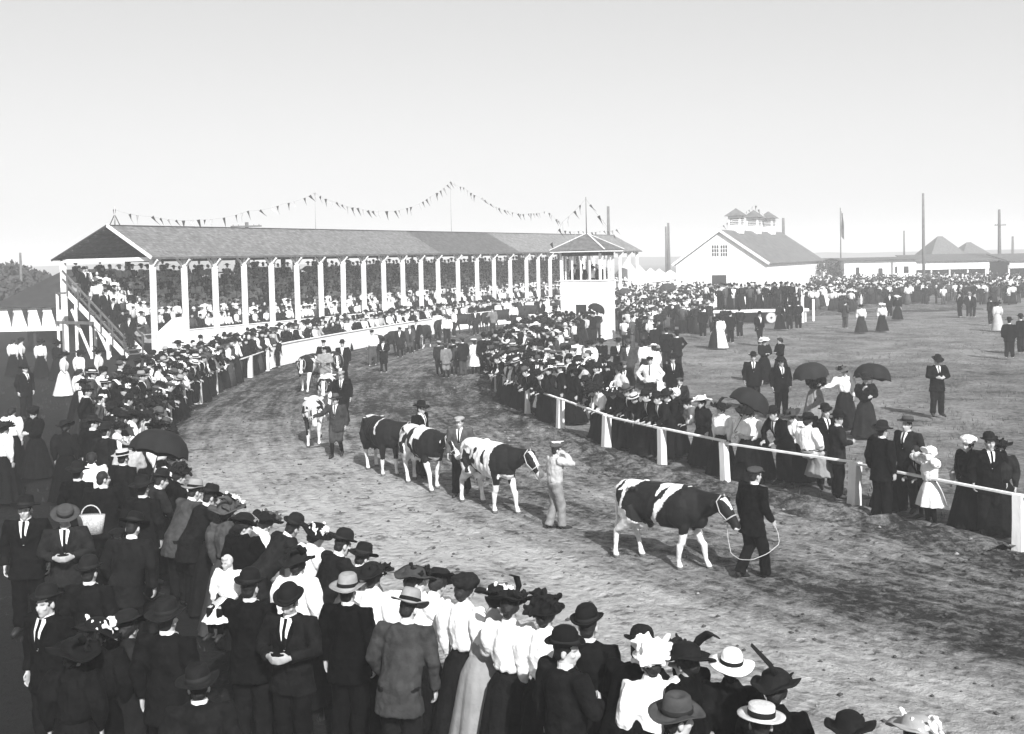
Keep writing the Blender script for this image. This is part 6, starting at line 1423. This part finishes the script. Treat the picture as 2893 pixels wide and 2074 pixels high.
# ================================================================== CROWDS TOO FAR OFF TO COUNT
CM = [M_black, M_dark, M_grey, M_white, mat('far_skin', .4, .1, 20, 0, 1, .7, 0), M_straw, M_hatK, M_cream]
def simple(sit, sex, hat):
    """light figure; returns list of (verts, tris, role)"""
    out = []
    def put(mb, role):
        T = []
        for f in mb.f:
            for i in range(1, len(f)-1): T.append((f[0], f[i], f[i+1]))
        out.append((np.array(mb.v), np.array(T), role))
    z = -.40 if sit else 0
    mb = MB()
    if sex == 'm':
        if sit: mb.loft([((0, -.05, .46), (.17, 0, 0), (0, .05, .08)), ((0, .40, .50), (.15, 0, 0), (0, .03, .08)), ((0, .46, .30), (.13, 0, 0), (0, .06, 0)), ((0, .44, .02), (.11, 0, 0), (0, .06, 0))], 7)
        else:
            for s in (-1, 1): mb.loft([((s*.1, 0, .02), (.07, 0, 0), (0, .1, 0)), ((s*.09, 0, .5), (.08, 0, 0), (0, .08, 0)), ((s*.08, 0, .95), (.1, 0, 0), (0, .11, 0))], 6)
    else:
        if sit: mb.loft([((0, -.05, .46), (.18, 0, 0), (0, .06, .09)), ((0, .36, .52), (.19, 0, 0), (0, .03, .1)), ((0, .5, .3), (.2, 0, 0), (0, .08, 0)), ((0, .5, .02), (.22, 0, 0), (0, .1, 0))], 8)
        else: mb.loft([((0, 0, .02), (.34, 0, 0), (0, .34, 0)), ((0, 0, .5), (.26, 0, 0), (0, .25, 0)), ((0, 0, .9), (.19, 0, 0), (0, .17, 0)), ((0, 0, 1.02), (.13, 0, 0), (0, .11, 0))], 9)
    put(mb, 'bot')
    mb = MB(); mb.loft([((0, 0, (.80 if sex == 'm' else 1.0)+z), (.18, 0, 0), (0, .14, 0)), ((0, .01, 1.15+z), (.18, 0, 0), (0, .13, 0)), ((0, .01, 1.34+z), (.22, 0, 0), (0, .14, 0)), ((0, 0, 1.45+z), (.13, 0, 0), (0, .09, 0))], 8)
    for s in (-1, 1): mb.tube([(s*.20, 0, 1.40+z), (s*.27, .04, 1.15+z), (s*.17, .20, 1.02+z)], [.07, .06, .05], 6)
    put(mb, 'top')
    mb = MB(); mb.ell((0, .02, 1.59+z), (.08, .095, .12), None, 6, 4); put(mb, 'skin')
    mb = MB()
    if hat == 0: mb.ell((0, -.005, 1.70+z), (.10, .11, .09), None, 6, 4); mb.lathe([(.15, 1.66+z), (.06, 1.675+z)], 1, 1.1, 8)
    elif hat == 1: mb.ell((0, -.01, 1.70+z), (.14, .15, .09), None, 6, 4); mb.lathe([(.24, 1.66+z), (.2, 1.69+z), (.06, 1.69+z)], 1, 1.05, 9)
    else: mb.ell((0, -.03, 1.62+z), (.09, .105, .11), None, 6, 4)
    put(mb, 'hat'); return out
SIMP = {(a, b, c): simple(a, b, c) for a in (0, 1) for b in 'mw' for c in (0, 1, 2)}
def stuff(name, label, specs):
    V = []; T = []; M = []; o = 0
    for (loc, rz, sit, sex, hat, mt, sc) in specs:
        c, s = math.cos(rz), math.sin(rz); RM = np.array(((c, -s, 0), (s, c, 0), (0, 0, 1)))
        for v, t, role in SIMP[(sit, sex, hat)]:
            w = (v*sc) @ RM.T + np.array(loc); V.append(w); T.append(t+o); o += len(v); M.append(np.full(len(t), mt[role]))
    V = np.concatenate(V); T = np.concatenate(T); M = np.concatenate(M)
    me = bpy.data.meshes.new(name); me.from_pydata(V, [], T.tolist()); me.polygons.foreach_set('material_index', M.astype(np.int32)); me.polygons.foreach_set('use_smooth', [True]*len(T))
    for q in CM: me.materials.append(q)
    ob = bpy.data.objects.new(name, me); COL.objects.link(ob); tag(ob, label, 'crowd', kind='stuff'); return ob
def rspec(loc, rz, sit, wf=.45, white=.6, sc=1.):
    sex = 'w' if rnd.random() < wf else 'm'
    top = (3 if rnd.random() < white else rnd.choice((0, 1, 7))) if sex == 'w' else (rnd.choice((0, 0, 0, 1, 1, 2)) if rnd.random() > .12 else 3)
    hat = rnd.choice((1, 1, 2)) if sex == 'w' else rnd.choice((0, 0, 0, 0, 2))
    return (loc, rz, sit, sex, hat, dict(top=top, bot=rnd.choice((0, 0, 1, 2)), skin=4, hat=6 if rnd.random() < .8 else rnd.choice((5, 3, 2))), sc*rnd.uniform(.93, 1.06))
FG = math.atan2(-(-E2).x, (-E2).y)
L = []
for i, (y, z) in enumerate(ROWS):
    s = .5+rnd.random()*.3
    while s < SEND-.4:
        if rnd.random() < .94 and not (s < PS[1]+.2 and i < 1): L.append(rspec(tuple(smx @ Vector((s, y+.18+rnd.uniform(-.06, .06), z))), FG+rnd.gauss(0, .25), 1, .58, .93 if i < 6 else .85))
        s += rnd.uniform(.44, .62)
s = .6
while s < SEND-.5:
    L.append(rspec(tuple(smx @ Vector((s, 6.75, ROWS[-1][1]+.02))), FG+rnd.gauss(0, .3), 0, .3, .2, .93)); s += rnd.uniform(.8, 5)
stuff('grandstand_crowd', 'rows of seated spectators filling the grandstand benches', L)
L = []
i = closest(OUTC, (-10.8, 51)); k = i
while k < len(OUTC)-12:
    p = OUTC[int(k)]; t = (OUTC[int(k)+3]-OUTC[int(k)-3]).normalized(); n = Vector((-t.y, t.x, 0))
    for j in range(5):
        if rnd.random() < (.95, .9, .7, .45, .3)[j]:
            q = p+n*(.4+.62*j+rnd.uniform(-.15, .15))+t*rnd.uniform(-.2, .2); lq = loc(gs, q)
            if lq.y < -.35: L.append(rspec(tuple(q), math.atan2(n.x, -n.y)+rnd.gauss(0, .3), 0, .5, .5))
    k += 2.1
stuff('apron_crowd', 'spectators standing between the board fence and the grandstand', L)
L = []
for (ca, a, b, fl, n) in ((OUTC, (-11.25, 41), (-11.0, 49.5), False, 4), (INNC, (-.8, 43.5), (2.2, 60), True, 5)):
    ia, ib = closest(ca, a), closest(ca, b)
    k = ia
    while k < ib:
        p = ca[int(k)]; t = (ca[int(k)+3]-ca[int(k)-3]).normalized(); nn = Vector((t.y, -t.x, 0))*(-1 if fl else 1)
        for j in range(n):
            if rnd.random() < .93-.07*j: L.append(rspec(tuple(p-nn*(.15+.62*j+rnd.uniform(-.15, .15))), math.atan2(-nn.x, nn.y)+rnd.gauss(0, .35), 0, .4, .5))
        k += 2.2
stuff('trackside_crowd', 'spectators packed along both rails in the distance', L)
L = []
def area(x0, x1, ya, yb, n, z=0., rzc=0., wf=.35, wh=.55):
    for _ in range(n):
        x = rnd.uniform(x0, x1); y = rnd.uniform(ya, yb); q = G(x, y)
        q.z = z; ql = Matrix.Rotation(-GZ, 4, 'Z') @ (q-K)
        if -.5 < ql.x < TD+.5 and -.5 < ql.y < TW+.5: continue
        L.append(rspec(tuple(q), rzc+rnd.gauss(0, .8), 0, wf, wh))
area(1745, 1985, 868, 945, 190); area(1745, 1870, 940, 1000, 26); area(1900, 2300, 846, 872, 130); area(1985, 2010, 880, 930, 14)
area(2285, 2893, 806, 835, 330, 0, 0, .4, .5); area(2285, 2893, 833, 862, 150, 0, 0, .35, .45); area(2290, 2420, 855, 885, 22); area(1560, 1690, 940, 975, 45); area(1745, 1990, 838, 868, 90)
for _ in range(46):
    L.append(rspec((s0.x+rnd.uniform(.3, W-.3)*1.0, sp.y+rnd.uniform(.3, 4.4), zs), rnd.gauss(0, .8), 0, .3, .4))
stuff('infield_crowd', 'dense crowd of standing visitors around the platform and the far infield', L)
# ================================================================== HAZE
hz = bpy.data.meshes.new('haze'); mb = MB(); mb.box((0, 0, 11.5), (1600, 1600, 13.5)); hz = mb.mesh('haze', False)
mv = bpy.data.materials.new('haze_air'); mv.use_nodes = True; t = mv.node_tree; t.nodes.clear()
out = t.nodes.new('ShaderNodeOutputMaterial'); pv = t.nodes.new('ShaderNodeVolumePrincipled'); pv.inputs['Color'].default_value = (.9, .9, .9, 1); pv.inputs['Density'].default_value = HAZE_D
pv.inputs['Anisotropy'].default_value = .0
t.links.new(pv.outputs[0], out.inputs['Volume'])
tag(obj('haze', hz, mv), 'pale smoky haze over the showground', 'haze', kind='stuff')
bpy.data.scenes.remove(TMP)
